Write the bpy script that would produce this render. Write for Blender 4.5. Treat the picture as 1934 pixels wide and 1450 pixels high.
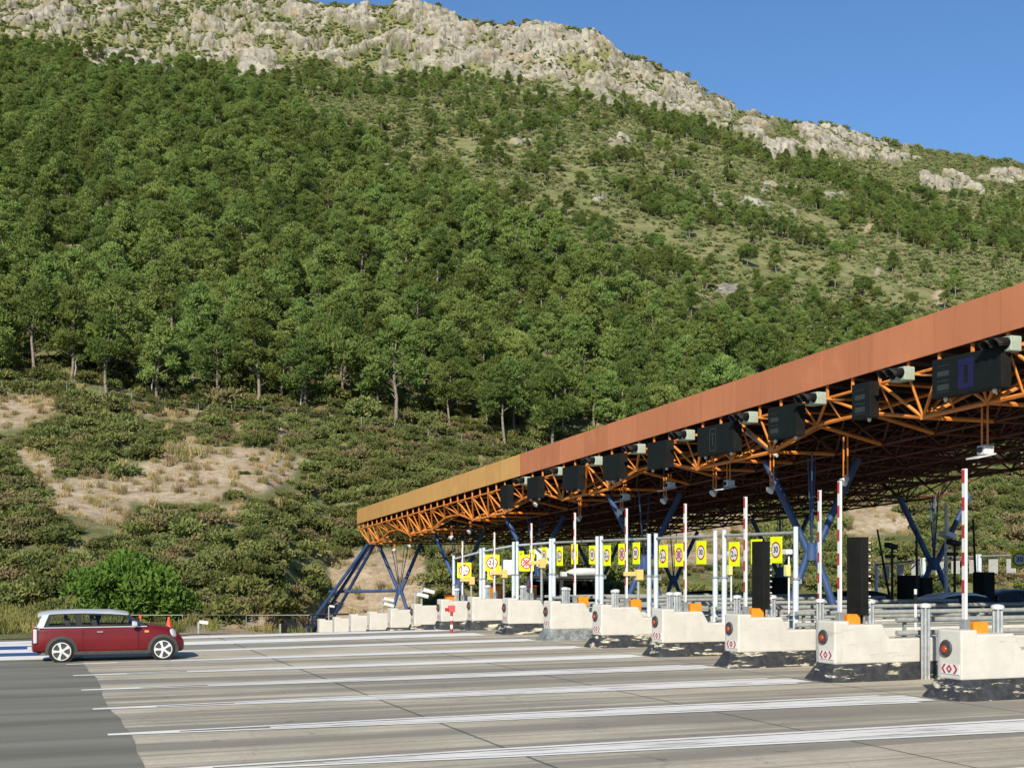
import bpy, bmesh, math, random
import numpy as np
from mathutils import Vector, Matrix, Euler
random.seed(7); RNG = np.random.default_rng(11)
R = math.radians; PI = math.pi
scene = bpy.context.scene
for o in list(bpy.data.objects): bpy.data.objects.remove(o)
COL = scene.collection

# ------------------------------------------------------------------ camera, sky, sun
F, HX, HY, CH = 2350.0, 967.0, 1065.0, 2.6          # focal length in photo pixels, principal point, eye height
SA, CA = 0.363, 0.932                                # sine / cosine of the heading (x = lanes, y = along the plaza)
cam = bpy.data.cameras.new('camera'); camo = bpy.data.objects.new('camera', cam); COL.objects.link(camo)
cam.sensor_width = 36; cam.lens = F/1934*36; cam.shift_y = (HY-725)/1934; cam.clip_end = 6000; cam.clip_start = .1
camo.location = (0, 0, CH); camo.rotation_euler = (R(90), 0, -math.atan2(SA, CA)); scene.camera = camo
TOSUN = Vector((-.47, -.74, .49)).normalized()
W = bpy.data.worlds.new('World'); scene.world = W; W.use_nodes = True
nt = W.node_tree; bg = nt.nodes['Background']; sky = nt.nodes.new('ShaderNodeTexSky'); sky.sky_type = 'NISHITA'
sky.sun_disc = False; sky.sun_elevation = math.asin(TOSUN.z); sky.sun_rotation = math.atan2(TOSUN.x, TOSUN.y)
sky.altitude = 0; sky.air_density = 1.15; sky.dust_density = .05; sky.ozone_density = 8.5
nt.links.new(sky.outputs[0], bg.inputs[0]); bg.inputs[1].default_value = .105
sl = bpy.data.lights.new('sun', 'SUN'); sl.energy = 5.0; sl.angle = R(.5); sl.color = (1, .92, .77)
so = bpy.data.objects.new('sun', sl); COL.objects.link(so); so.location = TOSUN*200
so.rotation_euler = TOSUN.to_track_quat('Z', 'Y').to_euler()
scene.view_settings.view_transform = 'Standard'; scene.view_settings.look = 'None'
scene.view_settings.exposure = .32; scene.view_settings.gamma = 1
scene.render.engine = 'CYCLES'; scene.cycles.max_bounces = 6; scene.cycles.diffuse_bounces = 1
scene.cycles.transparent_max_bounces = 8; scene.cycles.caustics_reflective = False; scene.cycles.caustics_refractive = False

# ------------------------------------------------------------------ plan helpers
def U(px): return (px-HX)/F
def ratio(px): u = U(px); return (SA+CA*u)/(CA-SA*u)          # x / y along that sight line
def at_y(px, y): return ratio(px)*y
def at_x(px, x): return x/ratio(px)
def depth(x, y): return SA*x+CA*y
def gp(px, d): u = U(px); return d*(SA+CA*u), d*(CA-SA*u)
def zof(py, x, y): return CH+(HY-py)/F*depth(x, y)
def proj(x, y, z):
    d = depth(x, y); l = CA*x-SA*y
    return HX+F*l/d, HY-F*(z-CH)/d
_gy = [-400, 44, 48, 51.6, 55.6, 59.6, 63.6, 67.6, 72, 80, 90, 120, 900]
_gz = [0, 0, -.06, -.26, -.58, -.91, -1.22, -1.5, -1.85, -2.4, -2.6, -2.7, -2.7]
def g(y): return np.interp(y, _gy, _gz)
def gz(y): return float(g(y))

# ------------------------------------------------------------------ numpy noise
def _h(i, j, k, s):
    n = (i.astype(np.int64)*374761393 + j.astype(np.int64)*668265263 + k.astype(np.int64)*2147483647 + s*974634777) & 0x7fffffff
    n = ((n ^ (n >> 13))*1274126177) & 0x7fffffff
    n = ((n ^ (n >> 16))*2246822519) & 0x7fffffff
    return (n ^ (n >> 15))/float(0x7fffffff)
def vnoise(x, y, z=None, s=0):
    z = np.zeros_like(x) if z is None else z
    i, j, k = np.floor(x), np.floor(y), np.floor(z); a, b, c = x-i, y-j, z-k
    a, b, c = [t*t*(3-2*t) for t in (a, b, c)]; r = 0
    for di in (0, 1):
        for dj in (0, 1):
            for dk in (0, 1):
                r = r+_h(i+di, j+dj, k+dk, s)*(a if di else 1-a)*(b if dj else 1-b)*(c if dk else 1-c)
    return r
def fbm(x, y, z=None, s=0, o=4):
    r, a, t = 0, 1., 0.
    for q in range(o):
        r = r+a*vnoise(x*2**q, y*2**q, None if z is None else z*2**q, s+q*17); t += a; a *= .5
    return r/t
def worley(x, y, z, s=0):
    i, j, k = np.floor(x), np.floor(y), np.floor(z)
    f1 = np.full(x.shape, 9.); f2 = f1.copy(); cid = np.zeros(x.shape)
    for di in (-1, 0, 1):
        for dj in (-1, 0, 1):
            for dk in (-1, 0, 1):
                a, b, c = i+di, j+dj, k+dk
                d = (a+_h(a, b, c, s)-x)**2+(b+_h(a, b, c, s+1)-y)**2+(c+_h(a, b, c, s+2)-z)**2
                new = d < f1
                f2 = np.where(new, f1, np.minimum(f2, d)); cid = np.where(new, _h(a, b, c, s+3), cid); f1 = np.where(new, d, f1)
    return np.sqrt(f1), np.sqrt(f2), cid
def sst(a, b, x): t = np.clip((x-a)/(b-a), 0, 1); return t*t*(3-2*t)

# ------------------------------------------------------------------ materials
def nodes_of(name):
    m = bpy.data.materials.new(name); m.use_nodes = True
    return m, m.node_tree.nodes, m.node_tree.links, m.node_tree.nodes['Principled BSDF']
def mixc(N, L, fac, a, b, blend='MIX'):
    n = N.new('ShaderNodeMix'); n.data_type = 'RGBA'; n.blend_type = blend
    for sock, v in ((n.inputs[0], fac), (n.inputs[6], a), (n.inputs[7], b)):
        if hasattr(v, 'links'): L.new(v, sock)
        elif isinstance(v, (int, float)): sock.default_value = v
        else: sock.default_value = tuple(v)+(1,)
    return n.outputs[2]
def noise(N, L, scale, detail=4, rough=.55, vec=None, scl=None, coord='Object'):
    t = N.new('ShaderNodeTexNoise'); t.inputs['Scale'].default_value = scale; t.inputs['Detail'].default_value = detail
    t.inputs['Roughness'].default_value = rough
    v = vec
    if v is None: v = N.new('ShaderNodeTexCoord').outputs[coord]
    if scl:
        mp = N.new('ShaderNodeMapping'); mp.inputs['Scale'].default_value = scl; L.new(v, mp.inputs[0]); v = mp.outputs[0]
    L.new(v, t.inputs['Vector']); return t.outputs[0]
def ramp(N, L, src, a, b, va=0., vb=1.):
    n = N.new('ShaderNodeMapRange'); n.inputs[1].default_value = a; n.inputs[2].default_value = b
    n.inputs[3].default_value = va; n.inputs[4].default_value = vb; n.interpolation_type = 'SMOOTHSTEP'
    L.new(src, n.inputs[0]); return n.outputs[0]
def bump(N, L, p, src, st=.3, dist=.02):
    b = N.new('ShaderNodeBump'); b.inputs['Strength'].default_value = st; b.inputs['Distance'].default_value = dist
    L.new(src, b.inputs['Height']); L.new(b.outputs[0], p.inputs['Normal'])
def paint(name, c, rough=.5, metal=0., var=.18, scale=3., dirt=None, spec=.4, bmp=.0, chips=None):
    m, N, L, p = nodes_of(name); V = N.new('ShaderNodeNewGeometry').outputs['Position'] if chips else None
    n = noise(N, L, scale, 5, .65, V)
    col = mixc(N, L, ramp(N, L, n, .35, .7), tuple(x*(1-var) for x in c), tuple(min(1, x*(1+var*.5)) for x in c))
    if dirt:
        d = ramp(N, L, noise(N, L, scale*2.3, 6, .7, scl=(1, 1, .35)), .56, .72, 0, .7)
        col = mixc(N, L, d, col, dirt)
    if chips:                                                      # scrapes along the traffic, chips and old stains
        col = mixc(N, L, ramp(N, L, noise(N, L, 1., 6, .7, V, (1.1, 1.1, 7.)), .60, .66, 0, .55), col, chips[0])
        col = mixc(N, L, ramp(N, L, noise(N, L, 1., 5, .65, V, (3., 3., .6)), .60, .78, 0, .40), col, chips[1])
    L.new(col, p.inputs['Base Color']); p.inputs['Roughness'].default_value = rough; p.inputs['Metallic'].default_value = metal
    p.inputs['Specular IOR Level'].default_value = spec
    if bmp: bump(N, L, p, noise(N, L, scale*8, 4), bmp, .01)
    return m
M = {}
M['white_wall'] = paint('white_painted_concrete', (.57, .548, .490), .75, 0, .07, 2.2, (.47, .44, .38), .25, .25, ((.38, .35, .30), (.42, .39, .33)))
M['white'] = paint('white_paint', (.66, .66, .64), .5, 0, .06, 4)
M['red'] = paint('red_paint', (.40, .03, .035), .5, 0, .15, 6)
M['signred'] = paint('sign_red', (.42, .02, .02), .45, 0, .1, 6)
M['orange_box'] = paint('orange_paint', (.75, .26, .015), .5, 0, .1, 5, (.4, .14, .03))
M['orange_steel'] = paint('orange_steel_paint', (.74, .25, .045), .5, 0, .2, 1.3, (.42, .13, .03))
M['shaded_steel'] = paint('orange_steel_painted_shade', (.105, .030, .012), .65, 0, .3, 1.3, (.06, .02, .011))  # inner lattice: shade under the roof put into the steel colour
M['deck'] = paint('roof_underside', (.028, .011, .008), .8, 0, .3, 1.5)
M['blue_steel'] = paint('blue_steel_paint', (.036, .078, .20), .5, 0, .25, 1.5, (.08, .09, .12))
M['pale_blue'] = paint('pale_blue_paint', (.55, .63, .68), .45, 0, .08, 3, (.40, .42, .42))
M['grey_steel'] = paint('galvanised_steel', (.42, .44, .44), .42, .55, .2, 6)
M['grey_rail'] = paint('grey_rail_paint', (.31, .32, .30), .55, 0, .2, 5)
M['light_grey'] = paint('light_grey_plastic', (.62, .63, .62), .5, 0, .08, 5)
M['green_grey'] = paint('green_grey_housing', (.36, .42, .34), .55, 0, .15, 5)
M['black'] = paint('black_plastic', (.012, .012, .012), .55, 0, .3, 4, None, .3)
M['black_cab'] = paint('black_cabinet', (.012, .012, .011), .75, 0, .3, 3, None, .15)
M['dark_grey'] = paint('dark_grey', (.05, .05, .05), .6, 0, .3, 4)
M['screen'] = paint('dark_screen', (.008, .011, .011), .65, 0, .2, 5, None, .15)
M['screen_line'] = paint('screen_unlit_dots', (.028, .035, .033), .5, 0, .2, 9)
M['blue_panel'] = paint('blue_screen_symbol', (.008, .007, .05), .5, 0, .2, 9)
M['yellow'] = paint('fluorescent_yellow_sheet', (.78, .88, .0), .45, 0, .05, 5)
M['pale_yellow'] = paint('pale_yellow_box', (.78, .50, .17), .55, 0, .1, 5)
M['cream_box'] = paint('pale_cream_yellow', (.72, .68, .22), .55, 0, .1, 5)
M['bark'] = paint('bark', (.24, .20, .16), .9, 0, .4, 5)
M['pale_bark'] = paint('pale_bark', (.42, .38, .33), .9, 0, .3, 5)
M['fence'] = paint('fence_steel', (.30, .31, .30), .6, 0, .2, 5)
M['lens'] = paint('red_orange_lens', (.30, .045, .014), .25, 0, .2, 8)
M['lens_dark'] = paint('dark_brown_lens', (.16, .025, .015), .3, 0, .2, 8)
M['pinkred'] = paint('faded_red_plastic', (.62, .09, .09), .5, 0, .15, 6)
M['cone'] = paint('cone_orange_red', (.72, .07, .03), .5, 0, .1, 6)
M['rubber'] = paint('tyre_rubber', (.014, .014, .014), .8, 0, .2, 9)
M['arch'] = paint('grey_black_plastic', (.045, .043, .042), .6, 0, .2, 6)
M['silver'] = paint('silver_paint', (.62, .66, .69), .28, .35, .05, 3, None, .6)
M['alloy'] = paint('alloy_rim', (.72, .72, .71), .3, .35, .05, 3)
M['chrome'] = paint('chrome', (.8, .8, .8), .12, 1, .03, 3)
M['headlight'] = paint('headlight_glass', (.62, .64, .66), .12, .2, .1, 3, None, .8)
M['tail'] = paint('tail_lamp', (.30, .015, .015), .2, 0, .1, 5)
M['amber'] = paint('amber_lamp', (.85, .35, .04), .3, 0, .1, 5)
M['ped'] = paint('skin', (.42, .27, .2), .6, 0, .1, 5)
M['cloth'] = paint('dark_clothes', (.03, .035, .05), .9, 0, .2, 5)
M['blue_plastic'] = paint('blue_plastic', (.02, .07, .30), .5, 0, .2, 4)
def carpaint(name, c):
    m, N, L, p = nodes_of(name)
    L.new(mixc(N, L, noise(N, L, 3, 3), c, tuple(x*1.25 for x in c)), p.inputs['Base Color'])
    p.inputs['Roughness'].default_value = .38; p.inputs['Metallic'].default_value = .0; p.inputs['Specular IOR Level'].default_value = .3; p.inputs['Coat Weight'].default_value = .3; p.inputs['Coat Roughness'].default_value = .06
    return m
M['carred'] = carpaint('dark_red_car_paint', (.115, .005, .008))
M['carwhite'] = carpaint('white_car_paint', (.85, .85, .84))
M['carblack'] = carpaint('black_car_paint', (.012, .012, .014))
M['carblue'] = carpaint('blue_car_paint', (.015, .04, .16))
def glass_mat(name, tint, rough=.03):
    m, N, L, p = nodes_of(name); out = N['Material Output']
    tr = N.new('ShaderNodeBsdfTransparent'); tr.inputs[0].default_value = tint+(1,)
    gl = N.new('ShaderNodeBsdfGlossy'); gl.inputs['Roughness'].default_value = rough
    fr = N.new('ShaderNodeFresnel'); fr.inputs[0].default_value = 1.45
    mx = N.new('ShaderNodeMixShader'); L.new(fr.outputs[0], mx.inputs[0]); L.new(tr.outputs[0], mx.inputs[1]); L.new(gl.outputs[0], mx.inputs[2])
    L.new(mx.outputs[0], out.inputs[0]); return m
M['glass'] = glass_mat('car_glass', (.80, .84, .80)); M['darkglass'] = glass_mat('dark_glass', (.10, .11, .11))

def foliage(name, c1, c2, dry=None, transl=.25):
    m, N, L, p = nodes_of(name); out = N['Material Output']
    oi = N.new('ShaderNodeObjectInfo'); nz = noise(N, L, .9, 3, .6)
    col = mixc(N, L, ramp(N, L, nz, .3, .7), c1, c2)
    hsv = N.new('ShaderNodeHueSaturation'); L.new(col, hsv.inputs['Color'])
    L.new(ramp(N, L, oi.outputs['Random'], 0, 1, .488, .520), hsv.inputs['Hue'])
    mul = N.new('ShaderNodeMath'); mul.operation = 'MULTIPLY'; mul.inputs[1].default_value = 7.31; L.new(oi.outputs['Random'], mul.inputs[0])
    fr = N.new('ShaderNodeMath'); fr.operation = 'FRACT'; L.new(mul.outputs[0], fr.inputs[0])
    L.new(ramp(N, L, fr.outputs[0], 0, 1, .66, 1.28), hsv.inputs['Value'])
    c = hsv.outputs[0]
    if dry:
        mul2 = N.new('ShaderNodeMath'); mul2.operation = 'MULTIPLY'; mul2.inputs[1].default_value = 23.7; L.new(oi.outputs['Random'], mul2.inputs[0])
        fr2 = N.new('ShaderNodeMath'); fr2.operation = 'FRACT'; L.new(mul2.outputs[0], fr2.inputs[0])
        c = mixc(N, L, ramp(N, L, fr2.outputs[0], .68, 1., 0, .85), c, dry)
    df = N.new('ShaderNodeBsdfDiffuse'); tl = N.new('ShaderNodeBsdfTranslucent'); L.new(c, df.inputs[0])
    L.new(mixc(N, L, .5, c, (.16, .2, .03)), tl.inputs[0])
    mx = N.new('ShaderNodeMixShader'); mx.inputs[0].default_value = transl
    L.new(df.outputs[0], mx.inputs[1]); L.new(tl.outputs[0], mx.inputs[2]); L.new(mx.outputs[0], out.inputs[0]); return m
M['pine'] = foliage('pine_needles', (.132, .188, .052), (.225, .285, .080), None, .32)
M['pine_near'] = foliage('bright_pine_needles', (.155, .250, .042), (.245, .345, .072))
M['shrub'] = foliage('scrub_leaves', (.125, .155, .050), (.215, .220, .075), (.27, .21, .115))
M['scrub'] = foliage('hill_scrub_leaves', (.20, .245, .092), (.295, .325, .14), (.43, .385, .22))
M['drygrass'] = foliage('dry_grass', (.36, .27, .13), (.48, .37, .20), (.24, .23, .09))
M['greengrass'] = foliage('verge_grass', (.16, .18, .05), (.28, .25, .09), (.36, .29, .13))

# ------------------------------------------------------------------ mesh builder
class MB:
    def __init__(s): s.v = []; s.f = []; s.m = []
    def quad(s, pts, mi=0):
        b = len(s.v); s.v += [tuple(p) for p in pts]; s.f.append(tuple(range(b, b+len(pts)))); s.m.append(mi); return s
    def box(s, c, size, mi=0, rz=0., mat=None):
        b = len(s.v); hx, hy, hz = size[0]/2, size[1]/2, size[2]/2; ca, sa = math.cos(rz), math.sin(rz)
        for z in (-hz, hz):
            for x, y in ((-hx, -hy), (hx, -hy), (hx, hy), (-hx, hy)):
                p = Vector((x*ca-y*sa, x*sa+y*ca, z))
                if mat is not None: p = mat @ Vector((x, y, z))
                s.v.append((c[0]+p.x, c[1]+p.y, c[2]+p.z))
        for f in ((3, 2, 1, 0), (4, 5, 6, 7), (0, 1, 5, 4), (1, 2, 6, 5), (2, 3, 7, 6), (3, 0, 4, 7)):
            s.f.append(tuple(b+i for i in f)); s.m.append(mi)
        return s
    def tube(s, a, b_, r0, r1=None, n=8, mi=0, cap=True):
        r1 = r0 if r1 is None else r1; a, b_ = Vector(a), Vector(b_); d = (b_-a)
        if d.length < 1e-6: return s
        d.normalize(); t = Vector((0, 0, 1)) if abs(d.z) < .9 else Vector((1, 0, 0)); u = d.cross(t).normalized(); w = d.cross(u)
        b = len(s.v)
        for P, r in ((a, r0), (b_, r1)):
            for i in range(n):
                q = P+u*(r*math.cos(2*PI*i/n))+w*(r*math.sin(2*PI*i/n)); s.v.append(tuple(q))
        for i in range(n):
            s.f.append((b+i, b+n+i, b+n+(i+1) % n, b+(i+1) % n)); s.m.append(mi)
        if cap:
            s.f.append(tuple(b+i for i in range(n))); s.m.append(mi); s.f.append(tuple(b+2*n-1-i for i in range(n))); s.m.append(mi)
        return s
    def path(s, pts, r, n=8, mi=0):
        for a, b in zip(pts[:-1], pts[1:]): s.tube(a, b, r, r, n, mi)
        return s
    def lathe(s, c, axis, prof, n=20, mi=0, caps=True):                       # prof: (radius, offset along axis)
        ax = Vector(axis).normalized(); t = Vector((0, 0, 1)) if abs(ax.z) < .9 else Vector((1, 0, 0)); u = ax.cross(t).normalized(); w = ax.cross(u)
        b = len(s.v); c = Vector(c)
        for r, h in prof:
            for i in range(n):
                s.v.append(tuple(c+ax*h+u*(r*math.cos(2*PI*i/n))+w*(r*math.sin(2*PI*i/n))))
        for k in range(len(prof)-1):
            for i in range(n):
                s.f.append((b+k*n+i, b+k*n+(i+1) % n, b+(k+1)*n+(i+1) % n, b+(k+1)*n+i)); s.m.append(mi)
        if not caps: return s
        s.f.append(tuple(b+n-1-i for i in range(n))); s.m.append(mi)
        e = b+(len(prof)-1)*n; s.f.append(tuple(e+i for i in range(n))); s.m.append(mi)
        return s
    def prism(s, pts, z0, z1, mi=0, skip=(), bottom=False):
        b = len(s.v); n = len(pts); s.v += [(x, y, z0) for x, y in pts]+[(x, y, z1) for x, y in pts]
        for i in range(n):
            if i in skip: continue
            j = (i+1) % n; s.f.append((b+i, b+j, b+n+j, b+n+i)); s.m.append(mi)
        s.f.append(tuple(b+n+i for i in range(n))); s.m.append(mi)
        if bottom: s.f.append(tuple(b+n-1-i for i in range(n))); s.m.append(mi)
        return s
    def mesh(s, name, mats):
        me = bpy.data.meshes.new(name); me.from_pydata(s.v, [], s.f)
        for m in mats: me.materials.append(m)
        if len(mats) > 1: me.polygons.foreach_set('material_index', s.m)
        me.update(); return me
    def build(s, name, mats, parent=None, smooth=False, bevel=0., loc=None, fix=True):
        mats = mats if isinstance(mats, (list, tuple)) else [mats]
        me = s.mesh(name, mats)
        if fix:
            bm = bmesh.new(); bm.from_mesh(me); bmesh.ops.recalc_face_normals(bm, faces=bm.faces); bm.to_mesh(me); bm.free()
        if smooth:
            me.polygons.foreach_set('use_smooth', [True]*len(me.polygons))
            try: me.set_sharp_from_angle(angle=R(40))
            except Exception: pass
        return link(name, me, parent, bevel, loc)
def link(name, me, parent=None, bevel=0., loc=None):
    o = bpy.data.objects.new(name, me); COL.objects.link(o)
    if parent is not None: o.parent = parent
    if loc is not None: o.location = loc
    if bevel:
        bv = o.modifiers.new('bevel', 'BEVEL'); bv.width = bevel; bv.segments = 2; bv.limit_method = 'ANGLE'; bv.angle_limit = R(50)
    return o
def tag(o, label=None, cat=None, group=None, kind=None):
    if label: o['label'] = label
    if cat: o['category'] = cat
    if group: o['group'] = group
    if kind: o['kind'] = kind
    return o
def thing(name, label, cat, loc=(0, 0, 0), rz=0, group=None):
    o = bpy.data.objects.new(name, None); COL.objects.link(o); o.location = loc; o.rotation_euler = (0, 0, rz); o.empty_display_size = .3
    return tag(o, label, cat, group)
def copy_tree(o, parent=None):
    c = o.copy(); COL.objects.link(c)
    if parent is not None: c.parent = parent
    for ch in list(o.children): copy_tree(ch, c)
    return c
_tc = {}
def text_mesh(txt, size):
    k = (txt, size)
    if k not in _tc:
        cu = bpy.data.curves.new('lettering', 'FONT'); cu.body = txt; cu.size = size; cu.align_x = 'CENTER'; cu.align_y = 'CENTER'; cu.extrude = .002; cu.offset = size*.022
        o = bpy.data.objects.new('lettering', cu); COL.objects.link(o); bpy.context.view_layer.update()
        me = bpy.data.meshes.new_from_object(o.evaluated_get(bpy.context.evaluated_depsgraph_get())); bpy.data.objects.remove(o)
        me.materials.clear(); _tc[k] = me
    return _tc[k]

# ================================================================== GROUND
def sheet(name, x0, x1, y0, y1, dz, mat, nx=2, edge=None):
    ys = np.concatenate([np.arange(y0, min(40, y1), 1.), np.arange(max(40, y0), y1, 1.), [y1]]); ys = np.unique(ys)
    b = MB(); rows = []
    for y in ys:
        xs = np.linspace(x0, x1, nx)
        if edge: xs = xs.copy(); xs[edge[0]] = edge[1](y)
        rows.append(len(b.v)); b.v += [(float(x), float(y), gz(y)+dz) for x in xs]
    for a, c in zip(rows[:-1], rows[1:]):
        for i in range(nx-1): b.f.append((a+i, a+i+1, c+i+1, c+i)); b.m.append(0)
    o = b.build(name, mat, fix=False); o['kind'] = 'structure'; return o
def ground_mat():
    m, N, L, p = nodes_of('dry_soil')
    col = mixc(N, L, ramp(N, L, noise(N, L, .15, 6), .4, .62), (.16, .13, .07), (.30, .24, .14)); L.new(col, p.inputs['Base Color']); p.inputs['Roughness'].default_value = .95
    return m
def concrete_mat():
    m, N, L, p = nodes_of('worn_concrete'); tc = N.new('ShaderNodeTexCoord').outputs['Object']
    base = mixc(N, L, ramp(N, L, noise(N, L, .35, 6, .6, tc), .35, .65), (.47, .418, .312), (.61, .548, .418))
    fine = mixc(N, L, ramp(N, L, noise(N, L, 9, 5, .7, tc), .3, .75), (.82, .82, .82), (1.06, 1.05, 1.03)); base = mixc(N, L, 1., base, fine, 'MULTIPLY')
    # rubber and oil laid down along the lanes
    s1 = noise(N, L, 1., 5, .60, tc, (.035, .85, 1)); s2 = noise(N, L, 1., 4, .6, tc, (.02, 3.4, 1))
    d1 = ramp(N, L, s1, .44, .58, 0, .85); d2 = ramp(N, L, s2, .46, .70, 0, .62)
    base = mixc(N, L, d1, base, (.225, .205, .168)); base = mixc(N, L, d2, base, (.22, .20, .16))
    spots = ramp(N, L, noise(N, L, .8, 6, .7, tc, (.5, 1.2, 1)), .62, .75, 0, .55); base = mixc(N, L, spots, base, (.10, .095, .085))
    # transverse joints every five metres
    sx = N.new('ShaderNodeSeparateXYZ'); L.new(tc, sx.inputs[0])
    a = N.new('ShaderNodeMath'); a.operation = 'ADD'; a.inputs[1].default_value = -1.3-2.5+500; L.new(sx.outputs[0], a.inputs[0])
    w = N.new('ShaderNodeMath'); w.operation = 'PINGPONG'; w.inputs[1].default_value = 2.5; L.new(a.outputs[0], w.inputs[0])
    j = ramp(N, L, w.outputs[0], 2.462, 2.482, 0, .75); base = mixc(N, L, j, base, (.05, .048, .045))
    vo = N.new('ShaderNodeTexVoronoi'); vo.feature = 'DISTANCE_TO_EDGE'; vo.inputs['Scale'].default_value = .22
    ds = N.new('ShaderNodeVectorMath'); ds.operation = 'MULTIPLY_ADD'; nn = N.new('ShaderNodeTexNoise'); nn.inputs['Scale'].default_value = .9; nn.inputs['Detail'].default_value = 5; L.new(tc, nn.inputs['Vector'])
    L.new(nn.outputs['Color'], ds.inputs[0]); ds.inputs[1].default_value = (1.6, 1.6, 0); L.new(tc, ds.inputs[2]); L.new(ds.outputs[0], vo.inputs['Vector'])
    base = mixc(N, L, ramp(N, L, vo.outputs['Distance'], .0015, .005, .22, 0), base, (.09, .085, .075))
    base = mixc(N, L, ramp(N, L, noise(N, L, 2.6, 3, .5, tc, (1, 1, 1)), .68, .74, 0, .6), base, (.10, .095, .085))
    L.new(base, p.inputs['Base Color']); p.inputs['Roughness'].default_value = .75
    bump(N, L, p, noise(N, L, 25, 5, .7, tc), .25, .01); return m
def asphalt_mat():
    m, N, L, p = nodes_of('dark_asphalt'); tc = N.new('ShaderNodeTexCoord').outputs['Object']
    base = mixc(N, L, ramp(N, L, noise(N, L, 1., 5, .6, tc, (.06, .9, 1)), .35, .65), (.140, .136, .108), (.225, .216, .170))
    fine = mixc(N, L, noise(N, L, 40, 3, .7, tc), (.7, .7, .7), (1.3, 1.3, 1.3)); L.new(mixc(N, L, 1., base, fine, 'MULTIPLY'), p.inputs['Base Color'])
    p.inputs['Roughness'].default_value = .8; bump(N, L, p, noise(N, L, 60, 4, .7, tc), .4, .01); return m
def marking_mat(name, c, wear):
    m, N, L, p = nodes_of(name); tc = N.new('ShaderNodeTexCoord').outputs['Object']
    w = ramp(N, L, noise(N, L, 1., 7, .7, tc, (.5, 5., 1)), wear, wear+.14)
    col = mixc(N, L, w, c, (.33, .31, .275)); L.new(col, p.inputs['Base Color']); p.inputs['Roughness'].default_value = .65; return m
sheet('ground', -900, 900, -300, 900, -.30, ground_mat())
edge_rng = random.Random(3)
def joint(y): return 1.42+.05*math.sin(y*.7)+.02*math.sin(y*2.3+1)+edge_rng.uniform(-.012, .012)
sheet('concrete_apron', 1.0, 75, -40, 97, 0, concrete_mat(), 3)
sheet('asphalt_road', -70, 1.42, -40, 62, .004, asphalt_mat(), 3, (2, joint))
M['line'] = marking_mat('white_road_paint', (.84, .83, .78), .55); M['line_old'] = marking_mat('worn_white_road_paint', (.80, .78, .72), .49)
M['blue_line'] = marking_mat('blue_road_paint', (.03, .09, .26), .66)
PITCH, X0, Y0 = 4.01, 16.66, 19.48
def YC(m): return Y0+PITCH*m
LSTART = {-1: 16.2, 0: 19.9, 1: 23.5, 2: 27.1, 3: 30.7, 4: 34.2, 5: 37.7, 6: 41.2, 7: 44.7, 8: 48.2, -2: 12.5, -3: 8.6}
def strip(b, xa, xb, fa, fb, dz):                                   # stripe between two edge functions of x
    xs = np.linspace(xa, xb, max(2, int((xb-xa)/.75)+1))
    for x, xn in zip(xs[:-1], xs[1:]):
        q = [(x, fa(x)), (xn, fa(xn)), (xn, fb(xn)), (x, fb(x))]
        b.quad([(a, c, gz(c)+dz) for a, c in q])
for m, y0 in LSTART.items():
    yc = YC(m); xa = 1.14-.05*m; xe = X0-1.0
    cen = lambda x, y0=y0, yc=yc: y0+(yc+.15-y0)*(x-.5)/(X0-.5)
    half = lambda x: .09+.062*min(max(x-1, 0), 4.8)+.03*max(0, x-5.8)
    b = MB()
    if m < 6:
        # two solid edges first, a filled gore between them farther on
        strip(b, xa, 2.2, lambda x: cen(x)-half(x), lambda x: cen(x)+half(x), .010)
        wd = lambda x: .115+.05*(x-2)/12
        strip(b, 2.2, xe, lambda x: cen(x)-half(x), lambda x: cen(x)-half(x)+wd(x), .010)
        strip(b, 2.2, xe, lambda x: cen(x)+half(x)-wd(x), lambda x: cen(x)+half(x), .010)
        f = MB(); strip(f, 3.6, xe+.5, lambda x: cen(x)-half(x)+wd(x)+.045, lambda x: cen(x)+half(x)-wd(x)-.045, .008)
        o = f.build('gore_marking', M['line_old'] if m < 3 else M['line'], fix=False); o['kind'] = 'structure'
    else:
        strip(b, -3 if m > 6 else 0, xe, lambda x: cen(x)-.95, lambda x: cen(x)+.75, .0125)
    o = b.build('road_marking', M['line'], fix=False); o['kind'] = 'structure'
# blue and white bands on the far left
for ya, yb, mt in ((36.3, 37.75, 'line'), (37.75, 39.2, 'blue_line'), (39.2, 40.7, 'line'), (40.7, 42.4, 'blue_line'), (42.4, 43.6, 'line')):
    b = MB(); strip(b, -40, 1.0 if mt == 'line' else .3, lambda x: ya, lambda x: yb, .0075)
    o = b.build('road_marking', M[mt], fix=False); o['kind'] = 'structure'

# ================================================================== MOUNTAIN
PXS = np.arange(-700, 2701, 3.5); NC = len(PXS)
def K(tab): a = np.array(tab, float); return np.interp(PXS, a[:, 0], a[:, 1])
uu = (PXS-HX)/F
d0 = np.where(PXS < 345, 46.5/(CA-SA*uu), 0)
d0 = np.interp(PXS, [-700, 345, 560, 610, 2700], [0, 0, 0, 1, 1]); near = np.interp(PXS, [-700, 345, 560, 2700], [47, 47, 60, 60])/(CA-SA*uu)
d0 = near*(1-d0)+92*d0
dB = K([(-700, 78), (500, 80), (620, 99), (2700, 104)]); yB = K([(-700, 1148), (0, 1150), (345, 1172), (440, 1184), (560, 1197), (620, 1190), (800, 1158), (1000, 1142), (1400, 1132), (2700, 1120)])
dF = K([(-700, 150), (1000, 152), (1934, 160), (2700, 165)])
yF = K([(-700, 700), (0, 748), (150, 748), (300, 778), (470, 790), (600, 800), (750, 822), (960, 862), (1200, 885), (1500, 905), (1934, 915), (2700, 925)])
dK = K([(-700, 560), (600, 575), (760, 590), (1250, 592), (1400, 575), (1934, 560), (2700, 540)])
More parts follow.
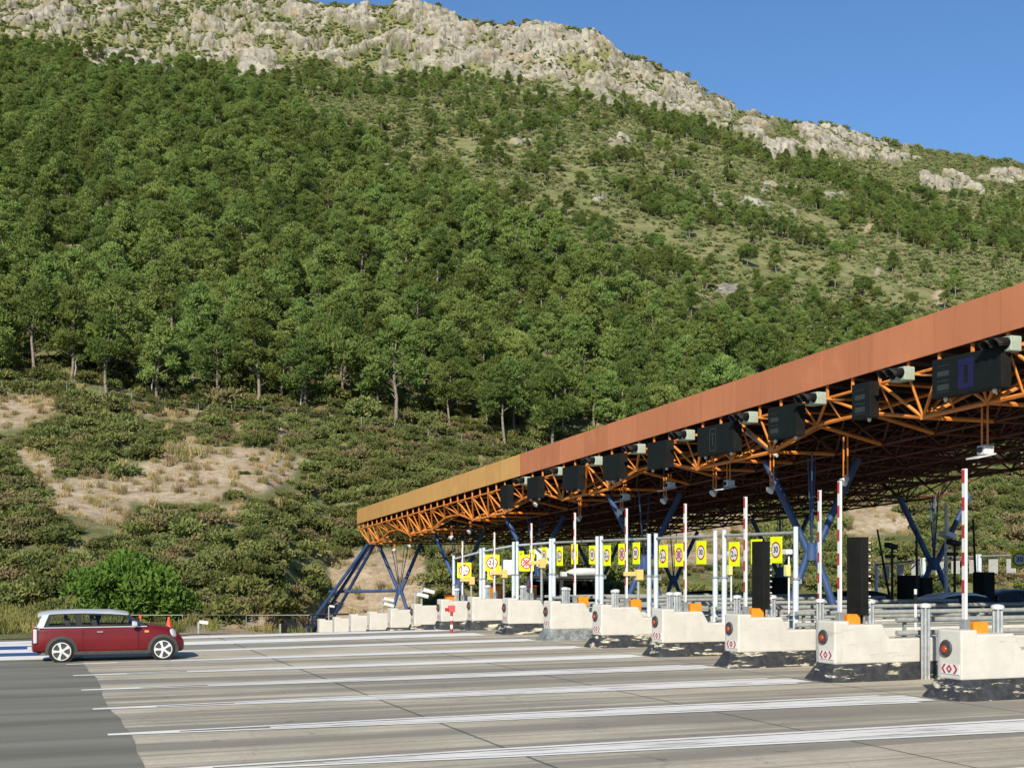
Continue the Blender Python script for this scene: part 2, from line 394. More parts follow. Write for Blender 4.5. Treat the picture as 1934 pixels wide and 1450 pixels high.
yK = K([(-700, 90), (0, 88), (200, 102), (320, 122), (560, 126), (760, 142), (900, 146), (1000, 160), (1130, 170), (1300, 228), (1400, 250), (1500, 290), (1700, 345), (1934, 390), (2700, 450)])
dR = K([(-700, 640), (600, 645), (720, 625), (960, 618), (1180, 622), (1300, 645), (1934, 660), (2700, 660)])
yR = K([(-700, -70), (-200, -60), (0, -42), (300, -22), (540, 4), (650, 12), (730, 18), (760, 9), (830, 14), (870, 42), (930, 49), (1040, 50), (1075, 62), (1120, 60), (1145, 74), (1165, 102), (1240, 128), (1300, 158), (1370, 204), (1400, 218), (1480, 232), (1560, 246), (1640, 268), (1720, 279), (1800, 294), (1934, 312), (2200, 345), (2700, 420)])
def zz(y, d): return CH+(HY-y)/F*d
zones = [(26, d0, None, dB, zz(yB, dB)), (110, dB, zz(yB, dB), dF, zz(yF, dF)), (165, dF, zz(yF, dF), dK, zz(yK, dK)), (170, dK, zz(yK, dK), dR, zz(yR, dR)), (12, dR, zz(yR, dR), dR+160, zz(yR, dR)-70)]
D_, Z_, T_ = [], [], []
for zi, (n, da, za, db, zb) in enumerate(zones):
    if za is None: za = g((CA-SA*uu)*da)+.03
    for q in range(n):
        t = q/n; D_.append(da+(db-da)*t)
        e = t
        if zi == 1: e = t+.05*math.sin(t*2*PI*1.5)*(1-t)
        if zi == 3: e = t**.9
        Z_.append(za+(zb-za)*e); T_.append(np.full(NC, zi+t))
GD, GZ, GT = np.array(D_), np.array(Z_), np.array(T_); NR = GD.shape[0]
GX = GD*(SA+CA*uu)[None]; GY = GD*(CA-SA*uu)[None]; PXG = np.broadcast_to(PXS[None], GD.shape)
ramp_in = sst(0.4, 1.2, GT)
GZ = GZ+ramp_in*((fbm(GX/38, GY/38, None, 3, 4)-.5)*np.where(GT < 2, 3.0, 6.)*np.clip(4.05-GT, 0, 1)**.5)
GZ = GZ+(fbm(GX/4, GY/4, None, 5, 3)-.5)*np.where(GT < 1, .55, 1.0)*sst(.1, .5, GT)*(GT < 4)
PYG = HY-F*(GZ-CH)/GD
def poly_mask(pts, soft=14., nz=26., seed=0):
    pts = np.array(pts, float); jx = (fbm(GX/5, GZ/5, GY/5, 71+seed, 3)-.5)*nz*2; x, y = PXG+jx, PYG+(fbm(GX/5, GZ/5, GY/5, 91+seed, 3)-.5)*nz
    inside = np.zeros(GD.shape, bool); dist = np.full(GD.shape, 1e9); n = len(pts)
    for i in range(n):
        (xa, ya), (xb, yb) = pts[i], pts[(i+1) % n]
        c = ((ya > y) != (yb > y)) & (x < (xb-xa)*(y-ya)/((yb-ya) if abs(yb-ya) > 1e-6 else 1e-6)+xa); inside ^= c
        l2 = (xb-xa)**2+(yb-ya)**2; t = np.clip(((x-xa)*(xb-xa)+(y-ya)*(yb-ya))/l2, 0, 1)
        dist = np.minimum(dist, np.hypot(x-xa-t*(xb-xa), y-ya-t*(yb-ya)))
    return np.where(inside, sst(-soft, soft, dist), sst(-soft, soft, -dist))
bare = np.zeros(GD.shape); PYG0 = PYG.copy()
low = (GT < 2.6)
for i, pl in enumerate([
    [(30, 852), (110, 850), (112, 885), (85, 905), (200, 892), (290, 866), (330, 836), (425, 842), (510, 842), (592, 868), (545, 900), (535, 915), (415, 942), (245, 945), (228, 988), (165, 982), (75, 945), (98, 925), (72, 892)],
    [(-40, 735), (60, 742), (140, 758), (120, 772), (45, 800), (-40, 812)],
    [(235, 778), (262, 768), (385, 776), (370, 792), (300, 790)],
    [(335, 820), (365, 812), (365, 835), (340, 838)], [(425, 800), (465, 795), (470, 806), (430, 810)], [(515, 800), (540, 800), (535, 830), (520, 845)],
    [(620, 1075), (690, 1040), (800, 1045), (800, 1100), (730, 1195), (560, 1198), (640, 1130)],
    [(400, 960), (460, 950), (465, 985), (430, 975)], [(900, 850), (960, 850), (950, 862), (905, 860)],
    [(345, 1190), (430, 1182), (450, 1165), (560, 1165), (640, 1150), (640, 1205), (345, 1208)], [(1230, 975), (1420, 950), (1430, 1060), (1250, 1060)],
    [(1590, 960), (1720, 950), (1720, 1005), (1600, 1010)]]):
    mk = poly_mask(pl, 8, 20, i*7); bare = np.maximum(bare, mk*low)
for i, (cx, cy, rx, ry) in enumerate(((765, 462, 20, 16), (632, 492, 12, 18), (735, 325, 14, 26), (590, 300, 12, 10), (1780, 560, 14, 18), (1650, 430, 25, 10))):
    jx = (fbm(GX/8, GY/8, None, 40+i, 3)-.5)*22; bare = np.maximum(bare, sst(1.25, .7, np.hypot((PXG-cx+jx)/rx, (PYG-cy)/ry))*.8)
bare = np.maximum(bare, sst(345, 385, PXG)*sst(680, 610, PXG)*(GT < 1.02)*sst(.30, .50, fbm(GX/4, GY/4, None, 95, 3)))
# limestone: the band under the ridge and some outcrops lower down
wv = fbm(GX/22, GY/22, GZ/22, 21, 4); wv2 = fbm(GX/7, GY/7, GZ/7, 33, 3); wv3 = fbm(GX/2.6, GY/2.6, GZ/2.6, 37, 2)
band = sst(2.93, 3.06, GT+(wv-.5)*.5)*(GT < 4.2)
amt = np.interp(PXG, [-700, 0, 120, 250, 420, 560, 660, 730, 900, 1150, 1250, 1380, 1420, 1500, 2700], [.47, .50, .53, .44, .51, .47, .58, .72, .77, .82, .62, .50, .02, -.3, -.3])
rock = band*sst(.0, .10, amt-.54+(wv-.5)*.9+(wv2-.5)*1.0+(wv3-.5)*.9)
low_slope = sst(2.90, 2.99, GT+(wv-.5)*.35)*sst(.60, .66, wv)*.8*sst(1400, 1300, PXG); rock = np.maximum(rock, low_slope*(GT < 4.2))
for i, (cx, cy, rx, ry) in enumerate(((1600, 276, 75, 28), (1540, 250, 30, 10), (1475, 290, 40, 14), (1390, 390, 60, 10), (1460, 355, 40, 8), (1340, 372, 12, 6), (1560, 372, 25, 6), (1790, 350, 60, 14), (1850, 358, 10, 8), (1900, 340, 40, 8), (1180, 268, 26, 9), (1130, 375, 26, 8), (980, 268, 24, 5), (1500, 400, 10, 4), (1375, 545, 22, 14), (1390, 575, 10, 8), (1660, 515, 9, 5), (880, 410, 9, 8), (200, 130, 90, 26), (300, 145, 60, 20), (480, 125, 40, 22), (1420, 245, 35, 20), (1690, 300, 40, 14))):
    jx = (fbm(GX/9, GY/9, GZ/9, 140+i, 3)-.5); rock = np.maximum(rock, sst(.48, .58, 1.0-.5*np.hypot((PXG-cx)/rx, (PYG-cy)/ry)+jx*.9))
rock *= (GT > 2.1)
f1, f2, cid = worley(GX/11.5, GY/11.5, GZ/7.0, 5); h1, h2, cid2 = worley(GX/4.4, GY/4.4, GZ/2.8, 15); k1, k2, cid3 = worley(GX/2.6, GY/2.6, GZ/11., 25)
cliff = sst(930, 980, PXG)*sst(1260, 1200, PXG)*sst(3.05, 3.12, GT)*sst(3.75, 3.6, GT)
disp = rock*1.2*((cid-.4)*4.6+np.clip(f2-f1, 0, .35)*4.5+(cid2-.4)*1.7+np.clip(h2-h1, 0, .3)*2.2)*(1-.75*cliff)+cliff*((cid3-.5)*3.2+np.clip(k2-k1, 0, .3)*3.5+(fbm(GX/30, GY/30, GZ/3.5, 55, 3)-.5)*4.0)
disp *= np.where(GT > 2.9, 1, .45)
EX, EY = -(SA+CA*uu)[None], -(CA-SA*uu)[None]
GX = GX+EX*disp*.75; GY = GY+EY*disp*.75; GZ = GZ+disp*.62*np.where(GT < 4, 1, .2)
def terrain_mat():
    m, N, L, p = nodes_of('mountainside'); tc = N.new('ShaderNodeTexCoord').outputs['Object']
    def att(n): a = N.new('ShaderNodeAttribute'); a.attribute_name = n; return a.outputs['Fac']
    big = noise(N, L, .035, 5, .6, tc); mid = noise(N, L, .22, 6, .65, tc); fine = noise(N, L, 1.3, 6, .7, tc)
    veg = mixc(N, L, ramp(N, L, mid, .38, .62), (.145, .168, .060), (.285, .265, .13)); veg = mixc(N, L, ramp(N, L, big, .45, .65, 0, .6), veg, (.22, .22, .09))
    veg = mixc(N, L, ramp(N, L, fine, .5, .68, 0, .65), veg, (.12, .13, .045)); veg = mixc(N, L, ramp(N, L, noise(N, L, .6, 5, .7, tc), .6, .72, 0, .6), veg, (.42, .36, .24))
    so = mixc(N, L, ramp(N, L, mid, .35, .65), (.48, .37, .24), (.60, .49, .35)); so = mixc(N, L, ramp(N, L, fine, .42, .62, 0, .8), so, (.36, .27, .17))
    so = mixc(N, L, ramp(N, L, noise(N, L, .5, 3, .5, tc), .58, .7, 0, .6), so, (.60, .52, .40))
    rk = mixc(N, L, ramp(N, L, noise(N, L, .13, 5, .6, tc), .38, .62), (.30, .278, .225), (.44, .408, .335))
    rk = mixc(N, L, ramp(N, L, noise(N, L, .06, 4, .6, tc), .52, .68, 0, .65), rk, (.36, .275, .175))
    rk = mixc(N, L, ramp(N, L, noise(N, L, 1., 5, .7, tc, (.5, .5, .06)), .50, .62, 0, .75), rk, (.13, .128, .118))
    rk = mixc(N, L, ramp(N, L, fine, .54, .72, 0, .5), rk, (.17, .16, .14))
    c = mixc(N, L, att('bare'), veg, so); c = mixc(N, L, att('rock'), c, rk)
    L.new(c, p.inputs['Base Color']); p.inputs['Roughness'].default_value = .95; p.inputs['Specular IOR Level'].default_value = .1
    bump(N, L, p, noise(N, L, .9, 8, .75, tc), .8, .9); return m
me = bpy.data.meshes.new('mountain'); nv = NR*NC; me.vertices.add(nv)
me.vertices.foreach_set('co', np.stack([GX, GY, GZ], -1).astype(np.float32).ravel())
ii = (np.arange(NR-1)[:, None]*NC+np.arange(NC-1)[None]).ravel(); quads = np.stack([ii, ii+1, ii+NC+1, ii+NC], -1).astype(np.int32)
nf = len(quads); me.loops.add(nf*4); me.loops.foreach_set('vertex_index', quads.ravel()); me.polygons.add(nf)
me.polygons.foreach_set('loop_start', np.arange(0, nf*4, 4, dtype=np.int32))
me.update(calc_edges=True); me.validate()
for nm, ar in (('rock', rock), ('bare', bare)):
    a = me.attributes.new(nm, 'FLOAT', 'POINT'); a.data.foreach_set('value', ar.astype(np.float32).ravel())
me.materials.append(terrain_mat())
mo = bpy.data.objects.new('mountain', me); COL.objects.link(mo); mo['kind'] = 'structure'
PYG = HY-F*(GZ-CH)/(SA*GX+CA*GY)

# ------------------------------------------------------------------ plants
def leaf_quads(C, DIR, ln, wd, rng, bend=.25, OUT=None):
    """C, DIR (n,3): one small bent leaf/tuft per row."""
    n = len(C); r = rng.normal(size=(n, 3)) if OUT is None else OUT+rng.normal(scale=.35, size=(n, 3)); s = np.cross(DIR, r); s /= np.linalg.norm(s, axis=1)[:, None]+1e-9
    ln = np.broadcast_to(ln, n)[:, None]; wd = np.broadcast_to(wd, n)[:, None]
    a = C-s*wd*.5; b = C+s*wd*.5; tip = C+DIR*ln+np.cross(s, DIR)*ln*bend*rng.normal(size=(n, 1))
    V = np.stack([a, b, tip+s*wd*.3, tip-s*wd*.3], 1).reshape(-1, 3); Fq = np.arange(4*n).reshape(n, 4)
    return V, Fq
def to_mesh(name, parts, mats):
    V = np.concatenate([p[0] for p in parts]); off = 0; Fs, mi = [], []
    for v, f, m_ in parts: Fs.append(f+off); mi.append(np.full(len(f), m_)); off += len(v)
    Fs = np.concatenate(Fs).astype(np.int32); me = bpy.data.meshes.new(name); me.vertices.add(len(V)); me.vertices.foreach_set('co', V.astype(np.float32).ravel())
    n = len(Fs); me.loops.add(n*4); me.loops.foreach_set('vertex_index', Fs.ravel()); me.polygons.add(n); me.polygons.foreach_set('loop_start', np.arange(0, 4*n, 4, dtype=np.int32))
    for m_ in mats: me.materials.append(m_)
    if len(mats) > 1: me.polygons.foreach_set('material_index', np.concatenate(mi).astype(np.int32))
    me.update(calc_edges=True); me.validate(); return me
def tube_np(pts, rad, n=6):
    pts = np.array(pts, float); V, Fq = [], []
    for i, (p, r) in enumerate(zip(pts, rad)):
        for k in range(n): V.append((p[0]+r*math.cos(2*PI*k/n), p[1]+r*math.sin(2*PI*k/n), p[2]))
        if i:
            for k in range(n): Fq.append(((i-1)*n+k, (i-1)*n+(k+1) % n, i*n+(k+1) % n, i*n+k))
    return np.array(V), np.array(Fq)
def pine_parts(seed, H=8., rx=2.5, base=.30, nclump=34, tuft=46, ln=.50, wd=.30, lean=.5, cone=False):
    rng = np.random.default_rng(seed); zs = np.linspace(0, H*.86, 7); wob = np.cumsum(rng.normal(scale=.14*lean*2, size=(7, 2)), 0); wob[0] = 0
    P = np.column_stack([wob, zs]); parts = [tube_np(P, np.linspace(.17, .05, 7)*H/8)+(0,)]
    top = P[-1]; C, Dd, Oo = [], [], []
    for c in range(nclump):
        h = base+(1-base)*rng.random()**.8; az = rng.random()*2*PI
        env = math.sin(min(1, (h-base)/(1-base)*.93+.12)*PI)**.65*(1.0 if h < .7 else 1.0)
        if cone: env = .12+.98*(1-min(1, (h-base)/(1-base)))**.8
        rr = rx*env*(.35+.65*rng.random()**.5)*(1+.25*math.sin(3*az+seed))
        ax = np.array([np.interp(h*H, P[:, 2], P[:, 0]), np.interp(h*H, P[:, 2], P[:, 1]), 0])
        cen = ax+np.array([rr*math.cos(az), rr*math.sin(az), h*H]); cr = rx*(.20+.15*rng.random())
        if c % 2 == 0:
            st = ax+np.array([0, 0, max(h*H-.35*rr-.3, base*H*.7)]); parts.append(tube_np([st, (st+cen)/2+np.array([0, 0, .1]), cen], [.05*H/8, .035*H/8, .015])+(0,))
        d = rng.normal(size=(tuft, 3)); d /= np.linalg.norm(d, axis=1)[:, None]; d[:, 2] = np.abs(d[:, 2])*np.where(rng.random(tuft) < .8, 1, -.7)
        pos = cen+d*np.array([cr, cr, cr*.72])*(.55+.45*rng.random((tuft, 1)))
        dr = d*.8+np.array([0, 0, .55])+rng.normal(scale=.45, size=(tuft, 3)); dr /= np.linalg.norm(dr, axis=1)[:, None]
        C.append(pos); Dd.append(dr); Oo.append(d)
    C = np.concatenate(C); Dd = np.concatenate(Dd)
    V, Fq = leaf_quads(C, Dd, ln*(.7+.6*rng.random(len(C))), wd*(.7+.6*rng.random(len(C))), rng, .25, np.concatenate(Oo))
    return parts, (V, Fq, 1)
def shrub_mesh(name, seed, mat, n=330, lf=.20, squash=.75, clumps=9):
    rng = np.random.default_rng(seed); C, Dd = [], []
    for c in range(clumps):
        az = rng.random()*2*PI; rr = .75*rng.random()**.5; cen = np.array([rr*math.cos(az), rr*math.sin(az), squash*(.35+.5*rng.random()*(1-rr*.6))]); cr = .30+.2*rng.random()
        k = n//clumps; d = rng.normal(size=(k, 3)); d /= np.linalg.norm(d, axis=1)[:, None]; d[:, 2] = np.where(rng.random(k) < .75, np.abs(d[:, 2]), d[:, 2])
        C.append(cen+d*cr*(.5+.5*rng.random((k, 1)))); q = d*.9+rng.normal(scale=.5, size=(k, 3))+np.array([0, 0, .3]); Dd.append(q/np.linalg.norm(q, axis=1)[:, None])
    C = np.concatenate(C); Dd = np.concatenate(Dd); V, Fq = leaf_quads(C, Dd, lf*(.7+.6*rng.random(len(C))), lf*.75, rng); V[:, 2] = np.maximum(V[:, 2], -.15)
    return to_mesh(name, [(V, Fq, 0)], [mat])
def grass_mesh(name, seed, mat, n=60, h=.8, sp=.5, w=.045):
    rng = np.random.default_rng(seed); C = np.column_stack([rng.normal(scale=sp*.5, size=(n, 2)), np.full(n, -.05)]); q = np.column_stack([rng.normal(scale=.28, size=(n, 2)), np.ones(n)]); q /= np.linalg.norm(q, axis=1)[:, None]
    V, Fq = leaf_quads(C, q, h*(.5+.6*rng.random(n)), w, rng, .3); return to_mesh(name, [(V, Fq, 0)], [mat])
TR, CR, JO = [], [], []
for i in range(10):
    tp, cp = pine_parts(100+i, (8.8, 11.0, 7.8, 10.8, 9.4)[i % 5], (3.2, 2.9, 3.7, 2.8, 3.4)[i % 5], (.26, .36, .32, .44)[i % 4], 46+4*(i % 4), 100, .36, .14, .5, i % 5 in (1, 3))
    TR.append(to_mesh('trunk', [p[:2]+(0,) for p in tp], [M['bark']])); CR.append(to_mesh('crown', [cp[:2]+(0,)], [M['pine']])); JO.append(to_mesh('pine_source', tp+[cp], [M['bark'], M['pine']]))
SH = [shrub_mesh('shrub', 300+i, M['shrub'], 900, .125, .62+.08*(i % 4)) for i in range(7)]
SC = [shrub_mesh('scrub_source', 400+i, M['scrub'], 420, .19, .62+.1*(i % 3)) for i in range(6)]
DG = [grass_mesh('dry_grass_source', 500+i, M['drygrass'], 90, .55+.2*(i % 3)) for i in range(4)]
GG = [grass_mesh('grass_source', 520+i, M['greengrass'], 70, .45+.15*(i % 3)) for i in range(4)]
def src_coll(name, meshes):
    c = bpy.data.collections.new(name)
    for i, m_ in enumerate(meshes): o = bpy.data.objects.new('%s_%02d' % (name, i), m_); c.objects.link(o)
    return c
def scatter(name, P, S, Z, V, coll, label):
    me = bpy.data.meshes.new(name); me.from_pydata([tuple(p) for p in P], [], [])
    for nm, ar, ty in (('sc', S, 'FLOAT'), ('rz', Z, 'FLOAT')): me.attributes.new(nm, ty, 'POINT').data.foreach_set('value', np.array(ar, np.float32))
    me.attributes.new('vi', 'INT', 'POINT').data.foreach_set('value', np.array(V, np.int32))
    ng = bpy.data.node_groups.new(name, 'GeometryNodeTree'); ng.interface.new_socket('Geometry', in_out='INPUT', socket_type='NodeSocketGeometry'); ng.interface.new_socket('Geometry', in_out='OUTPUT', socket_type='NodeSocketGeometry')
    N, L = ng.nodes, ng.links; gi = N.new('NodeGroupInput'); go = N.new('NodeGroupOutput'); ip = N.new('GeometryNodeInstanceOnPoints'); ci = N.new('GeometryNodeCollectionInfo')
    ci.inputs['Collection'].default_value = coll; ci.inputs['Separate Children'].default_value = True; ci.inputs['Reset Children'].default_value = True
    def na(n, t): a = N.new('GeometryNodeInputNamedAttribute'); a.data_type = t; a.inputs[0].default_value = n; return a.outputs[0]
    cx = N.new('ShaderNodeCombineXYZ'); e2 = N.new('FunctionNodeEulerToRotation'); L.new(na('rz', 'FLOAT'), cx.inputs[2]); L.new(cx.outputs[0], e2.inputs[0])
    L.new(gi.outputs[0], ip.inputs['Points']); L.new(ci.outputs[0], ip.inputs['Instance']); ip.inputs['Pick Instance'].default_value = True
    L.new(na('vi', 'INT'), ip.inputs['Instance Index']); L.new(e2.outputs[0], ip.inputs['Rotation']); L.new(na('sc', 'FLOAT'), ip.inputs['Scale']); L.new(ip.outputs[0], go.inputs[0])
    o = bpy.data.objects.new(name, me); COL.objects.link(o); md = o.modifiers.new('scatter', 'NODES'); md.node_group = ng
    o['kind'] = 'stuff'; o['label'] = label; o['category'] = name.replace('_', ' '); return o
GDD = SA*GX+CA*GY
def sample(n, pxa, pxb, da, db, rng):
    """random points spread evenly over the slope: px, d, z, py, rock, bare."""
    px = pxa+(pxb-pxa)*rng.random(n); d = np.sqrt(da*da+(db*db-da*da)*rng.random(n)); ci = (px-PXS[0])/3.5; c0 = np.clip(np.round(ci).astype(int), 0, NC-1)
    z = np.empty(n); rk = np.empty(n); br = np.empty(n); tt = np.empty(n)
    for i in range(n):
        c = c0[i]; r = np.searchsorted(GD[:, c], d[i]); r = min(max(r, 1), NR-1); f = (d[i]-GD[r-1, c])/max(1e-6, GD[r, c]-GD[r-1, c]); f = min(1, max(0, f))
        z[i] = GZ[r-1, c]*(1-f)+GZ[r, c]*f; rk[i] = rock[r, c]; br[i] = bare[r, c]; tt[i] = GT[r-1, c]
    x, y = d*(SA+CA*U(px)), d*(CA-SA*U(px)); return dict(px=px, d=d, x=x, y=y, z=z, py=HY-F*(z-CH)/d, rock=rk, bare=br, t=tt)
def bare_above(S, dy):
    r_ = np.zeros(len(S['px']))
    for i in range(len(r_)):
        c = min(max(int(round((S['px'][i]-PXS[0])/3.5)), 0), NC-1); k = np.searchsorted(-PYG0[:276, c], -(S['py'][i]-dy)); r_[i] = bare[min(k, 275), c]
    return r_
def thin(S, keep, rmin):
    """drop points closer than rmin (array) to one already kept."""
    grid, out = {}, []
    for i in np.nonzero(keep)[0]:
        r = rmin[i]; k = (int(S['x'][i]//5), int(S['y'][i]//5)); ok = True
        for a in (-1, 0, 1):
            for b_ in (-1, 0, 1):
                for j in grid.get((k[0]+a, k[1]+b_), ()):
                    if (S['x'][i]-S['x'][j])**2+(S['y'][i]-S['y'][j])**2 < (r*.5+rmin[j]*.5)**2: ok = False; break
                if not ok: break
            if not ok: break
        if ok: grid.setdefault(k, []).append(i); out.append(i)
    return np.array(out, int)
rg = np.random.default_rng(5)
# pines
S = sample(34000, -250, 2250, 150, 600, rg)
yopen = np.interp(S['px'], [-250, 0, 200, 330, 560, 650, 720, 900, 1050, 1150, 1250, 1350, 2250], [90, 95, 120, 155, 215, 300, 350, 400, 470, 560, 620, 660, 720])
patch = fbm(S['x']/42, S['y']/42, None, 61, 3); openz = sst(-30, 30, yopen-S['py']+(patch-.5)*120)
dens = (1-openz)*.97+openz*np.where(patch > .53, np.interp(S['px'], [-250, 600, 1150, 1300, 2250], [.34, .09, .07, .30, .38]), .025)
yfen = np.interp(S['px'], PXS, yF)
keep = (rg.random(len(dens)) < dens) & (S['py'] < yfen-3) & (S['t'] >= 2) & (S['t'] < 2.96) & (S['rock'] < .3) & (S['bare'] < .35)
sc = np.where(openz > .5, .36+.32*rg.random(len(dens)), .66+.52*rg.random(len(dens))); sc = np.where((S['t'] < 2.03), sc*1.0, sc)
gapn = fbm(S['x']/11, S['y']/11, None, 64, 2); keep &= (gapn > .30) | (openz > .5) | (S['t'] < 2.07); idx = thin(S, keep, np.where(S['t'] < 2.07, 3.7, 4.5)*sc)
print('pines', len(idx))
canopy_y = np.interp(S['px'], [674, 990, 1400, 1934], [962, 858, 716, 533])
vis = (S['px'] > -20) & (S['px'] < 1955) & ((S['px'] < 700) | (S['py'] < canopy_y-10))
order = idx[np.argsort(S['d'][idx]/sc[idx])]; first = [i for i in order if vis[i]][:300]; fs = set(first)
vi = rg.integers(0, 10, len(dens)); rz = rg.random(len(dens))*2*PI
for i in first:
    o = thing('pine_tree', 'green pine tree near the lower edge of the mountainside pine forest', 'pine tree', (S['x'][i], S['y'][i], S['z'][i]-.15), rz[i], 'pine trees along the lower forest')
    o.scale = (sc[i],)*3; link('trunk', TR[vi[i]], o); link('crown', CR[vi[i]], o)
rest = [i for i in idx if i not in fs]
scatter('pine_forest', [(S['x'][i], S['y'][i], S['z'][i]-.15) for i in rest], sc[rest], rz[rest], vi[rest], src_coll('pine_src', JO), 'dense green pine forest covering the mountainside up to the rocks')
# scrub on the upper slopes and among the rocks
Q = sample(85000, -250, 2250, 165, 660, rg); Q2 = sample(26000, -250, 2250, 545, 665, rg); Q = {k: np.concatenate([Q[k], Q2[k]]) for k in Q}; yo = np.interp(Q['px'], [-250, 0, 200, 330, 560, 650, 720, 900, 1050, 1150, 1250, 1350, 2250], [90, 95, 120, 155, 215, 300, 350, 400, 470, 560, 620, 660, 720])
pt = fbm(Q['x']/16, Q['y']/16, None, 66, 3); op = sst(-40, 30, yo-Q['py'])
dn = np.where(Q['t'] < 2.96, op*.70+.32, 1.)*np.where(Q['t'] > 2.96, sst(.12, .34, pt+.08), sst(.26, .46, pt+.08))*np.where(Q['rock'] > .5, .62, 1)
kp = (rg.random(len(dn)) < dn) & (Q['t'] > 2.05) & (Q['t'] < 4.04) & (Q['bare'] < .5); ss = .38+.85*rg.random(len(dn))**2.2; ss = np.where(Q['t'] > 2.95, ss*1.15, ss); crest = Q['t'] > 3.90; kp |= crest & (rg.random(len(dn)) < .42) & (Q['t'] < 4.03); ss = np.where(crest, ss*2.0, ss); ix = thin(Q, kp, ss*.9)
print('scrub', len(ix))
scatter('hill_scrub', [(Q['x'][i], Q['y'][i], Q['z'][i]-.1) for i in ix], ss[ix]*1.15, rg.random(len(ix))*2*PI, rg.integers(0, 6, len(ix)), src_coll('scrub_src', SC), 'low olive green scrub on the upper slopes and between the rocks')
# shrubs on the embankment
E = sample(17000, -250, 2250, 58, 162, rg); pe = fbm(E['x']/9, E['y']/9, None, 77, 3)
right = sst(1000, 1300, E['px'])
de = np.where(np.maximum(E['bare'], bare_above(E, 10)) > .35, .02, .95-.45*right)*np.where(pe > .40, 1, .35)
ke = (rg.random(len(de)) < de) & ((E['t'] >= 1.0) | ((E['t'] > .35) & (E['px'] > 75) & (E['px'] < 345) & (E['d'] > 75))) & (E['t'] < 2.02); se = .75+.95*rg.random(len(de))**1.5; mg = np.maximum(np.maximum(bare_above(E, 20), bare_above(E, 30)), bare_above(E, 40)) > .35; se = np.where(mg, np.minimum(se, .50+.12*rg.random(len(de))), se); ie = thin(E, ke, se*.95)
print('shrubs', len(ie))
cy = np.interp(E['px'], [0, 674, 990, 1400, 1934], [2000, 962, 858, 716, 533]); ve = (E['px'] > 0) & (E['px'] < 1934) & ((E['px'] < 700) | (E['py'] < cy-5))
oe = ie[np.argsort(E['d'][ie]/se[ie])]; fe = [i for i in oe if ve[i]][:300]; fes = set(fe)
for i in fe:
    o = link('shrub', SH[int(rg.integers(0, 7))]); o.location = (E['x'][i], E['y'][i], E['z'][i]-.12); o.rotation_euler = (0, 0, rg.random()*6.28); o.scale = (se[i]*1.2, se[i]*1.2, se[i]*1.15)
    tag(o, 'olive green shrub in the dense scrub on the embankment behind the toll plaza', 'shrub', 'shrubs on the embankment')
re_ = [i for i in ie if i not in fes]
scatter('embankment_scrub', [(E['x'][i], E['y'][i], E['z'][i]-.12) for i in re_], se[re_]*1.2, rg.random(len(re_))*2*PI, rg.integers(0, 7, len(re_)), src_coll('shrub_src', SH), 'dense dark green and brown scrub covering the embankment')
# dry grass and verge weeds
G1 = sample(9000, -250, 2200, 78, 170, rg); kg = (((G1['bare'] > .25) & (rg.random(9000) < .30)) | (rg.random(9000) < .22)) & (G1['t'] > 1.0); ig = np.nonzero(kg)[0]
tall = np.exp(-(((G1['px']-365)/50)**2+((G1['py']-858)/18)**2))
scatter('dry_grass', [(G1['x'][i], G1['y'][i], G1['z'][i]) for i in ig], (.5+.5*rg.random(len(ig)))*(1+1.2*tall[ig]), rg.random(len(ig))*6.28, rg.integers(0, 4, len(ig)), src_coll('dry_src', DG), 'tufts of dry straw coloured grass on the embankment')
G2 = sample(5200, -250, 640, 45, 82, rg); kk = (G2['t'] > .04) & (G2['t'] < 1.05) & (rg.random(5200) < np.where(G2['px'] > 345, .12, np.where(G2['px'] > 230, .05, np.where(G2['px'] > 80, .45, .8)))*sst(.35, .55, fbm(G2['x']/3, G2['y']/3, None, 88, 2))*np.where(G2['bare'] > .5, .35, 1)); i2 = np.nonzero(kk)[0]
scatter('verge_grass', [(G2['x'][i], G2['y'][i], G2['z'][i]) for i in i2], .35+.6*rg.random(len(i2)), rg.random(len(i2))*6.28, rg.integers(0, 4, len(i2)), src_coll('verge_src', GG), 'yellow green grass and weeds on the verge beyond the road')

def terr_z(px, d):
    c = int(round((px-PXS[0])/3.5)); return float(np.interp(d, GD[:, c], GZ[:, c]))
def terr_pt(px, py, da=60, db=640):
    c = int(round((px-PXS[0])/3.5)); sel = np.nonzero((GD[:, c] > da) & (GD[:, c] < db))[0]; r = sel[np.argmin(np.abs(PYG[sel, c]-py))]
    return float(GX[r, c]), float(GY[r, c]), float(GZ[r, c]), float(GD[r, c])
